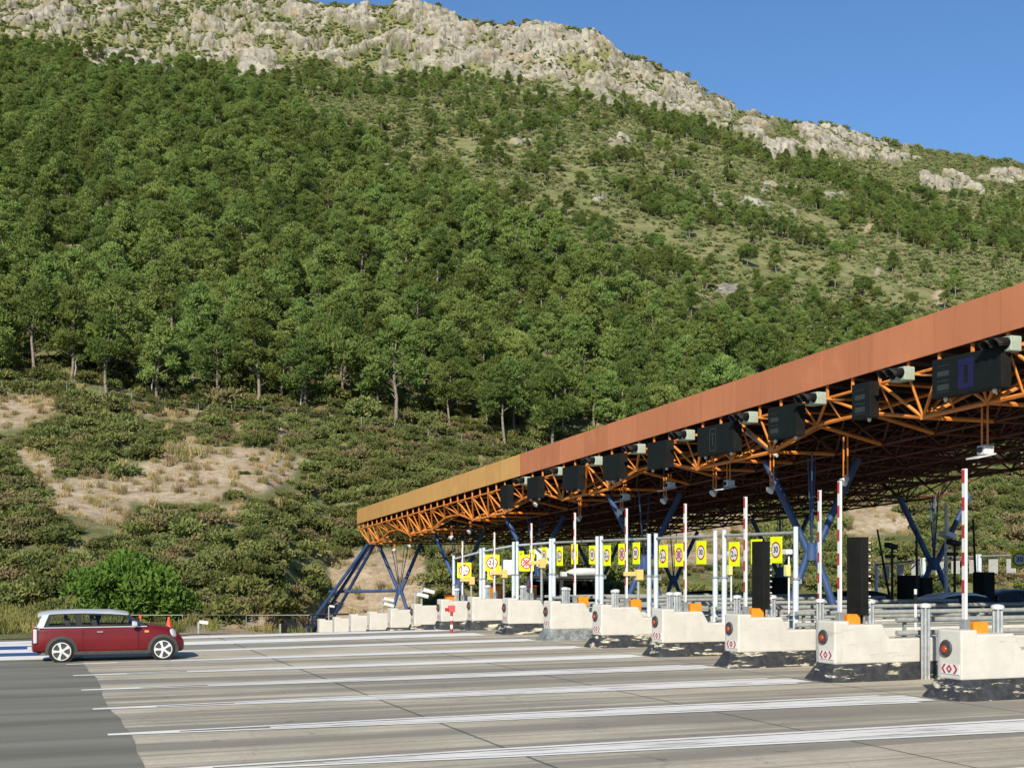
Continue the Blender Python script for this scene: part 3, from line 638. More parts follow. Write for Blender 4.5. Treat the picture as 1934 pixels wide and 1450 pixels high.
# single trees and shrubs one can tell apart
def own_pine(name, label, px, d, z, H, rx, base, ncl, tuft, ln, wd, mat, seed, cat='pine tree', lean=.5):
    x, y = gp(px, d); o = thing(name, label, cat, (x, y, z), 0); tp, cp = pine_parts(seed, H, rx, base, ncl, tuft, ln, wd, lean)
    link('trunk', to_mesh('trunk', [p[:2]+(0,) for p in tp], [M['bark']]), o); link('crown', to_mesh('crown', [cp[:2]+(0,)], [mat]), o); return o
own_pine('round_pine_tree', 'round bright green pine standing alone behind the dark red car', 238, 68, terr_z(238, 68)-.2, 3.35, 2.9, .02, 150, 80, .26, .13, M['pine_near'], 901, lean=.15)
for px, py, w, lb in ((420, 778, 2.6, 'large dark round shrub standing below the forest edge, left of centre'), (445, 945, .95, 'small dark green bush below the bare earth slope'), (680, 790, 2.5, 'wide dark bush at the forest edge above the tan canopy end'), (630, 765, 2.0, 'tall grey green bush beside the bare white trunk'), (200, 775, 1.7, 'green bush above the bare earth slope near the fence'), (1035, 800, 2.6, 'big dark green bush at the forest edge behind the red fascia')):
    x, y, z, d = terr_pt(px, py, 90, 260)
    o = link('bush', shrub_mesh('bush', 600+px, M['shrub'], 1500, .13, .95, 16)); o.location = (x, y, z-.2); o.scale = (w, w, w*1.15); tag(o, lb, 'bush')
for px, py, h, lb in ((562, 766, 4.7, 'thin bare white dead trunk leaning at the forest edge'), (140, 728, 3.2, 'thin pale bare trunk at the forest edge on the far left'), (1030, 800, 4.0, 'straight pale bare trunk standing among the dark pines in the middle'), (282, 745, 3.6, 'thick pale pine trunk at the forest edge left of the dark round shrub')):
    x, y, z, d = terr_pt(px, py, 90, 260); b = MB(); q = random.Random(px); P = [Vector((x+.09*i*(q.random()+.2), y-1.0, z-.3+h*i/5)) for i in range(6)]
    for i in range(5): b.tube(P[i], P[i+1], .11*(1-.15*i), .11*(1-.15*(i+1)), 7)
    b.tube(P[4], P[4]+Vector((.35, .1, .3)), .03, .01, 5); b.tube(P[3], P[3]+Vector((-.3, .0, .25)), .025, .01, 5)
    o = b.build('dead_tree', M['pale_bark'], smooth=True); tag(o, lb, 'dead tree')
# hillside fence
fx = thing('hillside_fence', 'thin grey post and wire fence along the lower edge of the forest', 'fence'); fp = []
for px in range(-60, 1000, 62):
    yy = float(np.interp(px, [-60, 0, 150, 300, 470, 600, 750, 960], [742, 746, 747, 776, 790, 802, 824, 866])); x, y, z, d = terr_pt(px, yy, 100, 230); fp.append(Vector((x, y, z)))
    MB().tube((x, y, z-.3), (x, y, z+1.7), .035, .03, 6).build('post', M['fence'], fx)
b = MB()
for a, c in zip(fp[:-1], fp[1:]):
    for h in (.3, .75, 1.2, 1.65): b.tube(a+Vector((0, 0, h)), c+Vector((0, 0, h)), .006, .006, 4, cap=False)
b.build('wire', M['fence'], fx)
# ================================================================== TOLL ISLANDS
ORD = ['nearest', 'second', 'third', 'fourth', 'fifth', 'sixth', 'seventh', 'eighth', 'ninth', 'tenth', 'eleventh', 'twelfth', 'thirteenth', 'fourteenth', 'fifteenth']
def nth(m): return 'nearest to the camera' if m == 0 else ORD[m]+' from the right'
def isl(m): return 'the nearest toll island' if m == 0 else 'the '+ORD[m]+' toll island from the right'
def skirt_mat(name, c1, patch, amt):
    m, N, L, p = nodes_of(name); tc = N.new('ShaderNodeTexCoord').outputs['Object']; oi = N.new('ShaderNodeObjectInfo')
    ad = N.new('ShaderNodeVectorMath'); ad.operation = 'ADD'; L.new(tc, ad.inputs[0]); mu = N.new('ShaderNodeVectorMath'); mu.operation = 'SCALE'; mu.inputs[0].default_value = (37, 19, 0); L.new(oi.outputs['Random'], mu.inputs['Scale']); L.new(mu.outputs[0], ad.inputs[1]); v = ad.outputs[0]
    n1 = noise(N, L, 2.2, 6, .66, v, (.55, .8, 2.8)); w = ramp(N, L, n1, amt, amt+.08)
    base = mixc(N, L, ramp(N, L, noise(N, L, 5, 5, .7, v), .35, .7), c1, tuple(x*2.6 for x in c1))
    col = mixc(N, L, w, base, mixc(N, L, ramp(N, L, noise(N, L, 3, 4, .6, v), .4, .6), patch, (.62, .58, .46))); L.new(col, p.inputs['Base Color'])
    p.inputs['Roughness'].default_value = .6; bump(N, L, p, noise(N, L, 6, 4, .6, v), .35, .015); return m
M['skirt'] = skirt_mat('worn_black_skirt', (.018, .019, .021), (.42, .37, .26), .535); M['skirt_grey'] = skirt_mat('grey_green_skirt', (.10, .11, .11), (.35, .35, .30), .66)
def ring_outline(off, L=14.5):
    """plan outline of an island, pushed outwards by off near the nose."""
    pts = []; k = lambda x: off*(1 if x < 1.9 else max(.04, 1-(x-1.9)/.8))
    pts.append((-off, -.41-off*.9)) if off < .02 else pts.extend([(-off, -.41), (-off*.75, -.41-off*.7), (.05, -.41-off)])
    for x in (.6, 1.2, 1.9, 2.3, 2.7, L): pts.append((x, -.41-k(x)))
    for x in (L, 2.7, 2.3, 1.9, 1.2, .6): pts.append((x, .41+k(x)))
    for a in (90, 112, 135, 158, 180): pts.append((.23-(.23+off)*-math.cos(R(a))-0*off, .18+(.23+off)*math.sin(R(a))))
    return pts
def make_island(m):
    y = YC(m); rt = thing('toll_island', '', 'toll island', (X0, y, gz(y)), 0, 'toll islands in a row')
    arc = [(.23+.23*math.cos(R(a)), .18+.23*math.sin(R(a))) for a in (180, 160, 140, 120, 100, 90)]
    prof = lambda xa: [(xa, .36), (xa, 1.335), (.40, 1.335), (.40, 1.25), (1.30, 1.25), (1.50, .92), (14.5, .92), (14.5, .36)]
    b = MB(); b.quad([(x, -.41, z) for x, z in prof(0.)]); b.quad([(x, .41, z) for x, z in prof(.23)])
    out = [(0., -.41)]+arc
    for (xa, ya), (xb, yb) in zip(out[:-1], out[1:]): b.quad([(xa, ya, .36), (xb, yb, .36), (xb, yb, 1.335), (xa, ya, 1.335)])
    b.quad([(x, y_, 1.335) for x, y_ in out]+[(.40, .41, 1.335), (.40, -.41, 1.335)]); b.quad([(x, y_, .36) for x, y_ in out]+[(14.5, .41, .36), (14.5, -.41, .36)])
    for (xa, za), (xb, zb) in zip(prof(0.)[2:-1], prof(0.)[3:]): b.quad([(xa, -.41, za), (xb, -.41, zb), (xb, .41, zb), (xa, .41, za)])
    bo = b.build('body', M['white_wall'], rt, fix=False)
    bm = bmesh.new(); bm.from_mesh(bo.data); bmesh.ops.remove_doubles(bm, verts=bm.verts, dist=.001); bmesh.ops.recalc_face_normals(bm, faces=bm.faces); bm.to_mesh(bo.data); bm.free()
    bv = bo.modifiers.new('bevel', 'BEVEL'); bv.width = .045; bv.segments = 3; bv.limit_method = 'ANGLE'; bv.angle_limit = R(40)
    sprof = [(.385, .012), (.35, .03), (.27, .07), (.17, .135), (.08, .21), (.0, .27)]; b = MB(); n = None
    for z, off in sprof:
        o = ring_outline(off+.021); n = len(o) if n is None else n; b.v += [(px_, py_, z) for px_, py_ in o]
    for k in range(len(sprof)-1):
        for i in range(n): b.f.append((k*n+i, k*n+(i+1) % n, (k+1)*n+(i+1) % n, (k+1)*n+i)); b.m.append(0)
    b.f.append(tuple(range(n))); b.m.append(0)
    sk = b.build('skirt', M['skirt_grey'] if m == 5 else M['skirt'], rt, smooth=True)
    if m < 10:
        wl = MB().lathe((-.002, 0, .97), (-1, 0, 0), [(.155, 0), (.165, .02), (.15, .045), (.12, .05)], 24).build('warning_lamp', M['dark_grey'], rt, smooth=True)
        MB().lathe((-.052, .015, .945), (-1, 0, 0), [(.085, 0), (.08, .02), (.055, .04), (.02, .048)], 20).build('lens', M['lens'] if m < 5 else M['lens_dark'], wl, smooth=True)
    if m < 13:
        b = MB(); b.box((-.006, -.11, .575), (.012, .50, .20), 0)
        def bar(p0, p1, w):                                        # slanted bar on the panel face
            (y0_, z0_), (y1_, z1_) = p0, p1; b.quad([(-.0145, y0_, z0_), (-.0145, y0_-w, z0_), (-.0145, y1_-w, z1_), (-.0145, y1_, z1_)], 1)
        for c, sgn in ((-.11+.03, 0), (-.11-.12, -1), (-.11+.16, 1)):
            if sgn == 0:
                for sg in (-1, 1):
                    b.quad([(-.0145, c, .665), (-.0145, c, .61), (-.0145, c+sg*.035, .575), (-.0145, c+sg*.085, .575)], 1); b.quad([(-.0145, c, .485), (-.0145, c, .54), (-.0145, c+sg*.035, .575), (-.0145, c+sg*.085, .575)], 1)
            else:
                b.quad([(-.0145, c-sgn*.04, .665), (-.0145, c+sgn*.015, .665), (-.0145, c+sgn*.085, .575), (-.0145, c+sgn*.03, .575)], 1); b.quad([(-.0145, c-sgn*.04, .485), (-.0145, c+sgn*.015, .485), (-.0145, c+sgn*.085, .575), (-.0145, c+sgn*.03, .575)], 1)
        b.build('chevron_panel', [M['white'], M['red']], rt, fix=False)
    return rt
for m in range(15):
    o = make_island(m)
    ex = {0: 'white concrete toll island with red chevrons, largest and nearest to the camera', 5: 'white toll island with a grey green skirt instead of black, sixth from the right'}.get(m)
    o['label'] = ex or ('white concrete toll island on a black worn skirt, %s' % nth(m) if m < 9 else 'low white toll island at the far end of the row, %s' % nth(m))

# barriers
def make_barrier(x, y, base, top, cab, label):
    z0 = gz(y); rt = thing('boom_barrier', label, 'barrier', (x, y, z0+base), 0, 'raised red and white boom barriers')
    L = top-base; MB().box((0, 0, .13), (.13, .16, .26)).build('arm_holder', M['grey_steel'], rt, bevel=.01)
    b = MB(); n = max(3, int(L/.27)); z = .262; k = 0
    am = MB().box((0, 0, .262+(L-.262)/2), (.055, .11, L-.262)).build('arm', M['white'], rt, bevel=.008)
    st = MB(); zz_ = L-.02
    while zz_ > .7: st.box((-.0285, .012, zz_-.13), (.006, .075, .26)); zz_ -= .54
    st.build('red_stripe', M['red'], am)
    if cab:
        MB().box((.30, .02, .05), (.34, .30, .34)).build('motor_box', M['orange_box'], rt, bevel=.015)
        MB().box((.13, .02, .09), (.03, .26, .22)).build('motor_flange', M['orange_box'], rt)
arms = [(1822, 0, 885), (1586, 1, 908), (1408, 2, 938), (1294, 3, 951), (1193, 4, 960), (1114, 5, 968), (1041, 6, 988), (999, 7, 1005), (922, 8, 1022)]
for px, m, py in arms:
    y = YC(m)+.05; x = min(max(at_y(px, y), X0+.2), X0+1.1)
    make_barrier(x, y, 1.335 if x < X0+.38 else 1.25, zof(py, x, y)-gz(y), m < 6, 'raised red and white barrier arm on %s' % isl(m))
make_barrier(at_y(1548, YC(2)+.1), YC(2)+.1, .92, zof(925, at_y(1548, YC(2)), YC(2)), False, 'second raised barrier arm farther back on the third toll island from the right')

# fluted bollards
def make_bollard(x, y, z, h, label, group):
    rt = thing('steel_bollard', label, 'bollard', (x, y, z), 0, group); b = MB(); n = 40; v0 = []
    prof = [(.0, 0), (.0, h-.10)]
    for _, zz_ in prof:
        for i in range(n): a = 2*PI*i/n; r = .088+.016*(1 if math.sin(5*a) > .2 else -1); b.v.append((r*math.cos(a), r*math.sin(a), zz_))
    for i in range(n): b.f.append((i, (i+1) % n, n+(i+1) % n, n+i)); b.m.append(0)
    b.build('shaft', M['grey_steel'], rt)
    MB().lathe((0, 0, h-.10), (0, 0, 1), [(.125, 0), (.13, .015), (.13, .06), (.10, .085), (.02, .10)], 20).build('cap', M['light_grey'], rt, smooth=True)
for m, px in ((0, 1898), (1, 1658), (2, 1467), (3, 1278), (4, 1149), (5, 1061), (6, 988), (7, 921), (8, 863)):
    y = YC(m); x = at_y(px, y); x = min(max(x, X0+.7), X0+1.25)
    make_bollard(x, y, gz(y)+1.25, .56, 'short fluted steel bollard standing on top of %s' % isl(m), 'bollards on the islands')
for m in range(1, 8):
    y = YC(m)-.62; make_bollard(X0+2.3, y, gz(y), 1.72, 'tall fluted steel bollard on the ground beside %s' % isl(m), 'tall bollards beside the islands')
# guard rails on the islands
for m in range(0, 11):
    y = YC(m); rt = thing('guard_rail', 'double grey tube rail along the low wall of %s' % isl(m), 'guard rail', (X0+1.9, y, gz(y)+.92), 0, 'tube rails on the islands')
    for z in (.10, .40): MB().tube((0, -.12, z), (12.2, -.12, z), .062, n=10).build('rail', M['grey_rail'], rt, smooth=True)
    for i in range(7): MB().box((.3+i*1.9, -.02, .23), (.06, .08, .46)).build('post', M['grey_rail'], rt)

# height gantries
XG = 18.70; POSTS = [(1503, 1368, 2), (1351, 1239, 3), (1226, 1136, 4), (1128, 1046, 5), (1040, 977, 6), (970, 914, 7), (908, 857, 8)]
for pr, pl, m in POSTS:
    ya, yb = at_x(pr, XG), at_x(pl, XG); za, zb = gz(ya), gz(yb)
    rt = thing('height_gantry', 'pale blue tube gantry over the lane between %s and %s islands from the right' % (ORD[m], ORD[m+1]), 'gantry', (XG, (ya+yb)/2, (za+zb)/2), 0, 'pale blue height gantries'); o = Vector(rt.location)
    for y, z0 in ((ya, za), (yb, zb)):
        p = MB(); p.tube(Vector((XG, y, z0+.02))-o, Vector((XG, y, z0+2.25))-o, .078, n=14); p.tube(Vector((XG, y, z0+2.25))-o, Vector((XG, y, z0+3.58))-o, .066, n=14)
        pp = p.build('post', M['pale_blue'], rt, smooth=True)
        c = MB().lathe(Vector((XG, y, z0+2.2))-o, (0, 0, 1), [(.11, 0), (.11, .05)], 14); c.box(Vector((XG+.12, y, z0+2.15))-o, (.10, .06, .12)); c.build('clamp', M['grey_steel'], pp)
    MB().tube(Vector((XG, ya, za+3.42))-o, Vector((XG, yb, zb+3.42))-o, .045, n=10).build('beam', M['grey_rail'] if m < 6 else M['pale_blue'], rt, smooth=True)
# signs
def make_sign(x, y, z, w, h, kind, rz, label, back=False):
    b = MB().box((0, 0, 0), (w, .025, h)); o = b.build('height_limit_sign' if kind == '2' else 'speed_limit_sign' if kind == '30' else 'no_entry_sign' if kind == 'X' else 'sign_panel', M['yellow'] if kind else (M['light_grey'] if back else M['white']), bevel=.004)
    o.location = (x, y, z); o.rotation_euler = (0, 0, rz); tag(o, label, 'sign', 'yellow traffic signs on the gantries' if kind else None)
    if kind:
        r = w*.41; MB().lathe((0, -.0128, 0), (0, -1, 0), [(r, 0), (r, .003)], 36).build('red_ring', M['signred'], o)
        MB().lathe((0, -.0162, 0), (0, -1, 0), [(r*.80, 0), (r*.80, .003)], 36).build('white_disc', M['white'], o)
        bl = MB(); yy = -.0206
        if kind == '2':
            for s in (1, -1): bl.quad([(-r*.2, yy, s*r*.86), (r*.2, yy, s*r*.86), (0, yy, s*r*.56)])
            bl.build('arrow', M['black'], o, fix=False)
            for t, sz, dx, dz in (('2', r*1.05, -r*.35, .0), (',1m', r*.62, r*.28, -r*.12)):
                tm = text_mesh(t, round(sz, 3)).copy(); tm.materials.append(M['black']); q = link('lettering', tm, o, loc=(dx, yy, dz)); q.rotation_euler = (R(90), 0, 0)
        elif kind == '30':
            tm = text_mesh('30', round(r*1.0, 3)).copy(); tm.materials.append(M['black']); q = link('lettering', tm, o, loc=(0, yy, 0)); q.rotation_euler = (R(90), 0, 0)
        else:
            for s in (1, -1):
                a = R(45*s); c, sn = math.cos(a), math.sin(a); l, w2 = r*.78, r*.12
                bl.quad([(-l*c-w2*sn, yy-.001*(s > 0), -l*sn+w2*c), (l*c-w2*sn, yy-.001*(s > 0), l*sn+w2*c), (l*c+w2*sn, yy-.001*(s > 0), l*sn-w2*c), (-l*c+w2*sn, yy-.001*(s > 0), -l*sn-w2*c)])
            for a in (0, 90, 180, 270): bl.box((r*.45*math.cos(R(a)), yy+.0015, r*.45*math.sin(R(a))), (r*.26, .003, r*.26))
            bl.build('red_cross', M['signred'], o, fix=False)
    return o
KN = {'2': 'yellow height limit sign', 'X': 'yellow red crossed sign', '30': 'yellow 30 speed limit sign'}
SG = [(2, [(1377, 1396, 1023, 1069, '2'), (1419, 1439, 1018, 1065, 'X'), (1456, 1476, 1013, 1063, '30')]), (3, [(1245, 1260, 1029, 1071, '2'), (1275, 1291, 1026, 1069, 'X'), (1317, 1332, 1021, 1065, '30')]),
      (4, [(1140, 1153, 1029, 1068, '2'), (1168, 1182, 1026, 1066, 'X'), (1193, 1209, 1024, 1065, '30')]), (5, [(1051, 1063, 1032, 1068, '2'), (1078, 1092, 1027, 1065, 'X'), (1114, 1124, 1030, 1065, '30')]),
      (6, [(980, 989, 1040, 1070, '2'), (1000, 1010, 1037, 1068, 'X'), (1023, 1033, 1033, 1065, '30')])]
for m, ls in SG:
    for pl, pr, yt, yb, k in ls:
        x = XG-.03; yc = at_x((pl+pr)/2, x); w = .54; zt, zb_ = zof(yt, x, yc), zof(yb, x, yc)
        make_sign(x, yc, (zt+zb_)/2, w, zt-zb_, k, R(-90), '%s under gantry between %s and %s islands from the right' % (KN[k], ORD[m], ORD[m+1]))
AZ = math.atan2(-.50, .866)                                        # turned towards the approaching traffic
for pl, pr, yt, yb, k, lb, dy in ((864, 890, 1062, 1091, '2', 'square yellow height limit sign farthest left, above the low islands', 0), (916, 943, 1047, 1078, '2', 'square yellow height limit sign partly covering a red crossed one', -.35), (921, 947, 1068, 1094, 'X', 'yellow red crossed sign half hidden below the square height limit sign', .3), (981, 1008, 1047, 1078, 'X', 'square yellow sign with red cross between two narrow yellow signs', -.4), (947, 967, 1057, 1085, None, 'blank white sign panel right of the square height limit signs', .1), (1010, 1040, 1035, 1069, None, 'wide blank white sign panel behind a narrow yellow sign', .4)):
    x = XG+dy; yc = at_x((pl+pr)/2, x); d = depth(x, yc); make_sign(x, yc, zof((yt+yb)/2, x, yc), (pr-pl)/F*d*1.03, (yb-yt)/F*d, k, AZ, lb)
# pale yellow camera boxes on poles
for m, pz in ((4, 1085), (6, 1064), (7, 1083), (8, 1096)):
    y = YC(m); x = X0+1.5; z0 = gz(y)+.92; zt = zof(pz, x, y)
    rt = thing('reader_pole', 'pale yellow reader box on grey pole at %s' % isl(m), 'reader', (x, y, z0), 0, 'pale yellow readers on poles'); h = zt-z0
    MB().tube((0, 0, 0), (0, 0, h-.14), .045, n=10).build('pole', M['grey_rail'], rt, smooth=True); MB().box((.02, 0, h), (.22, .24, .34)).build('reader_box', M['pale_yellow'], rt, bevel=.02)
    MB().box((-.30, 0, h+.03), (.42, .13, .14)).build('hood', M['pale_yellow'], rt, bevel=.02)
for px, yt, yb, x, lb in ((1381, 1068, 1084, 22.0, 'small cream box on a thin post behind the height limit sign'), (1490, 1069, 1085, 21.0, 'small cream box on a thin white post left of the blue gantry post')):
    y = at_x(px, x); z0 = gz(y)+.92; rt = thing('cream_box_post', lb, 'control box', (x, y, z0)); zt = zof((yt+yb)/2, x, y)-z0; MB().tube((0, 0, 0), (0, 0, zt+.45), .03, n=8).build('post', M['white'], rt)
    MB().box((-.06, 0, zt), (.14, .18, .34)).build('box', M['cream_box'], rt, bevel=.02); MB().box((-.05, 0, zt+.55), (.22, .26, .16)).build('lamp_head', M['white'], rt, bevel=.03)
# tall black lane display boards
for px, m, yt in ((1625, 1, 1014), (1440, 2, 1022)):
    y = YC(m)+.05; x = X0+.95; zb_ = gz(y)+1.25; zt = zof(yt, x, y); h = zt-zb_
    rt = thing('display_board', 'tall black display board standing on %s' % isl(m), 'display board', (x, y, zb_), 0, 'tall black display boards'); MB().box((0, 0, .10), (.16, .18, .20)).build('stand', M['black_cab'], rt)
    MB().box((0, 0, .2+(h-.2)/2), (.20, .54, h-.2)).build('cabinet', M['black_cab'], rt, bevel=.012); MB().box((.135, .05, .2+(h-.2)/2), (.07, .46, h-.3)).build('rear_housing', M['dark_grey'], rt, bevel=.01)
    b = MB()
    for i in range(11): b.box((.125, -.2735, .32+i*(h-.45)/10), (.05, .012, .03))
    b.build('latch', M['light_grey'], rt)

# ================================================================== CANOPY
XF = 21.7; YE = 85.9
def fb(y): return 8.145-.0429*(y-22.78)
def ft(y): return 9.18-.0432*(y-22.78)
can = thing('toll_canopy', 'long steel toll canopy with rust orange fascia on blue columns', 'canopy', (XF, YE, gz(YE)), 0); CO = Vector(can.location)
def cm(name): return name
class CB(MB):
    def build(s, *a, **k): s.v = [(x-CO.x, y-CO.y, z-CO.z) for x, y, z in s.v]; return MB.build(s, *a, **k)
def fascia_mat(name, c1, c2):
    m, N, L, p = nodes_of(name); tc = N.new('ShaderNodeTexCoord').outputs['Object']; sx = N.new('ShaderNodeSeparateXYZ'); L.new(tc, sx.inputs[0])
    dv = N.new('ShaderNodeMath'); dv.operation = 'DIVIDE'; dv.inputs[1].default_value = 2.4; L.new(sx.outputs[1], dv.inputs[0]); fl = N.new('ShaderNodeMath'); fl.operation = 'FLOOR'; L.new(dv.outputs[0], fl.inputs[0])
    wn = N.new('ShaderNodeTexWhiteNoise'); wn.noise_dimensions = '1D'; L.new(fl.outputs[0], wn.inputs['W'])
    c = mixc(N, L, wn.outputs[0], c1, c2); st = noise(N, L, 1., 6, .7, tc, (1, 3.0, .25)); c = mixc(N, L, ramp(N, L, st, .45, .75, 0, .5), c, tuple(x*.70 for x in c1))
    n2 = noise(N, L, .7, 5, .6, tc); c = mixc(N, L, ramp(N, L, n2, .5, .75, 0, .4), c, tuple(min(1, x*1.25) for x in c2)); L.new(c, p.inputs['Base Color']); p.inputs['Roughness'].default_value = .6; return m
M['fas_red'] = fascia_mat('rust_red_fascia', (.43, .155, .067), (.51, .187, .082)); M['fas_ochre'] = fascia_mat('ochre_fascia', (.50, .275, .085), (.57, .325, .10))
YS = YE-13*2.4
for nm, lab, ya, yb in (('ochre', 'ochre yellow far section of the fascia', YS, YE), ('red', 'rust red near section of the fascia', 6.7, YS)):
    b = CB(); n = int(round((yb-ya)/2.4))
    for i in range(n):
        a, c = ya+i*2.4+.013, ya+(i+1)*2.4-.013; b.quad([(XF, a, fb(a)), (XF, c, fb(c)), (XF, c, ft(c)), (XF, a, ft(a))]); b.quad([(XF+.05, a, fb(a)), (XF+.05, c, fb(c)), (XF+.05, c, ft(c)), (XF+.05, a, ft(a))])
        b.quad([(XF, a, ft(a)), (XF, c, ft(c)), (XF+.05, c, ft(c)), (XF+.05, a, ft(a))]); b.quad([(XF, a, fb(a)), (XF, c, fb(c)), (XF+.05, c, fb(c)), (XF+.05, a, fb(a))]); b.quad([(XF, c, fb(c)), (XF, c, ft(c)), (XF+.05, c, ft(c)), (XF+.05, c, fb(c))]); b.quad([(XF, a, fb(a)), (XF, a, ft(a)), (XF+.05, a, ft(a)), (XF+.05, a, fb(a))])
    o = b.build('fascia', M['fas_'+nm], can); o['label'] = lab
b = CB()                                                           # end fascia and trim behind the joints
for i in range(8): a, c = XF+.06+i*2.4, XF+.06+(i+1)*2.4-.02; b.quad([(a, YE, fb(YE)), (c, YE, fb(YE)), (c, YE, ft(YE)), (a, YE, ft(YE))])
b.build('end_fascia', M['fas_ochre'], can)
XR = XF+19.2
b = CB()
def slab(x0, x1, y0, y1):
    for s in (.12, .30): b.quad([(x0, y0, fb(y0)+s), (x1, y0, fb(y0)+s), (x1, y1, fb(y1)+s), (x0, y1, fb(y1)+s)])
    b.quad([(x1, y0, fb(y0)+.12), (x1, y1, fb(y1)+.12), (x1, y1, fb(y1)+.30), (x1, y0, fb(y0)+.30)]); b.quad([(x0, y0, fb(y0)+.12), (x1, y0, fb(y0)+.12), (x1, y0, fb(y0)+.30), (x0, y0, fb(y0)+.30)])
slab(XF+.06, XR, 44.0, YE-.02); slab(XF+.06, XR-4.8, 6.7, 43.98)
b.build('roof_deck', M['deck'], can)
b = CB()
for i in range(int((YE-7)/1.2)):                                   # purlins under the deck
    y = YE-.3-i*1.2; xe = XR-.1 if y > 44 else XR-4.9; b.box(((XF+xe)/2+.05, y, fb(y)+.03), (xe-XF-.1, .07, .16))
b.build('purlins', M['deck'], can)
NJ = 33; NI = 8; TOPZ, BOTZ = -.36, -1.45
def tn(i, j): y = YE-.12-j*2.4; return Vector((XF+.12+i*2.4, y, fb(y)+TOPZ))
def bn(i, j): y = YE-.12-(j+.5)*2.4; return Vector((XF+.60+i*2.4, y, fb(y)+BOTZ+(.5 if i == 0 and j % 5 in (2, 3) else 0)))
def ok(i, j): y = YE-.12-(j+.5)*2.4; return (i < NI if y > 44 else i < NI-2)
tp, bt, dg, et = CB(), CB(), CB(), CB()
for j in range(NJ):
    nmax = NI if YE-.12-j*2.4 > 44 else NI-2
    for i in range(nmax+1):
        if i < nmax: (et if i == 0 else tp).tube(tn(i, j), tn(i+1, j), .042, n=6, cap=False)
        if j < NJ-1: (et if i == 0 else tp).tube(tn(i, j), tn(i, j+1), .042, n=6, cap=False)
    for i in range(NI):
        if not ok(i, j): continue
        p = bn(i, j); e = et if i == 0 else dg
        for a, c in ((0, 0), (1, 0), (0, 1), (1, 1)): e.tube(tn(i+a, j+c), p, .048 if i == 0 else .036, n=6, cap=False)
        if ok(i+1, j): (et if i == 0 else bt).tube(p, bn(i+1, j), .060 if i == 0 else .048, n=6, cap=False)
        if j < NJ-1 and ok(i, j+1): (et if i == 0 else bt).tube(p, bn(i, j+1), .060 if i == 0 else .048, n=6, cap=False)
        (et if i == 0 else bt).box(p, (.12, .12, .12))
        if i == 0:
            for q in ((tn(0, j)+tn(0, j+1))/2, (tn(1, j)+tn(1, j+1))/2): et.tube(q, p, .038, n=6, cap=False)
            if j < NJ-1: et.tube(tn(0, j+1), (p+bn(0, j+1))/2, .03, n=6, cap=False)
et.build('edge_truss', M['orange_steel'], can, smooth=True); tp.build('top_chords', M['shaded_steel'], can, smooth=True); bt.build('bottom_chords', M['shaded_steel'], can, smooth=True); dg.build('diagonals', M['shaded_steel'], can, smooth=True)
for k in range(int((YE-20)/1.2)):
    y = YE-.12-k*1.2; CB().box((XF+.12, y, fb(y)-.18), (.06, .07, .40)).build('fascia_post', M['orange_steel'], can)
XC1, XC2 = 24.7, 38.3
def column(x, y, zn):
    b = CB(); nd = Vector((x, y, zn)); bz = fb(y)+BOTZ-.02; f = gz(y)
    for sx in (-1, 1):
        for sy in (-1, 1):
            if sx == -sy: b.tube(nd+Vector((sx*.05, sy*.05, -.1)), (x+sx*1.3, y+sy*.8, bz-.0429*sy*.8), .125, n=10); b.tube(nd+Vector((sx*.05, sy*.05, .1)), (x+sx*.95, y+sy*.6, f), .125, n=10)
            else: b.tube(nd, (x+sx*1.1, y+sy*1.6, bz-.0429*sy*1.6), .03, n=6); b.tube(nd, (x+sx*.5, y+sy*.5, bz), .022, n=6)
    b.tube(nd+Vector((0, 0, -.3)), nd+Vector((0, 0, .3)), .2, .2, 10); b.build('column', M['blue_steel'], can, smooth=True)
for px, py in ((1533, 1041), (1217, 1062), (1010, 1076), (866, 1104), (755, 1115)): y = at_x(px, XC1); column(XC1, y, zof(py, XC1, y))
for px, py in ((1764, 1064), (1473, 1081), (1272, 1095), (1130, 1105), (1020, 1112)): y = at_x(px, XC2); column(XC2, y, zof(py, XC2, y))
b = CB(); ax, ay = 22.9, 86.2; az = zof(1022, ax, ay)              # splayed legs at the far end
for px, py, d in ((572, 1197, 92.6), (590, 1196, 93.4), (617, 1188, 98.5)): x, y = gp(px, d); b.tube((ax+.2*(px-590)/20, ay, az), (x, y, zof(py, x, y)), .12, .13, 8)
x1, y1 = gp(622, 92.); xn, yn = XC1, at_x(755, XC1); b.tube((x1, y1, zof(1117, x1, y1)), (xn, yn, zof(1115, xn, yn)), .11, n=8); b.build('column', M['blue_steel'], can, smooth=True)
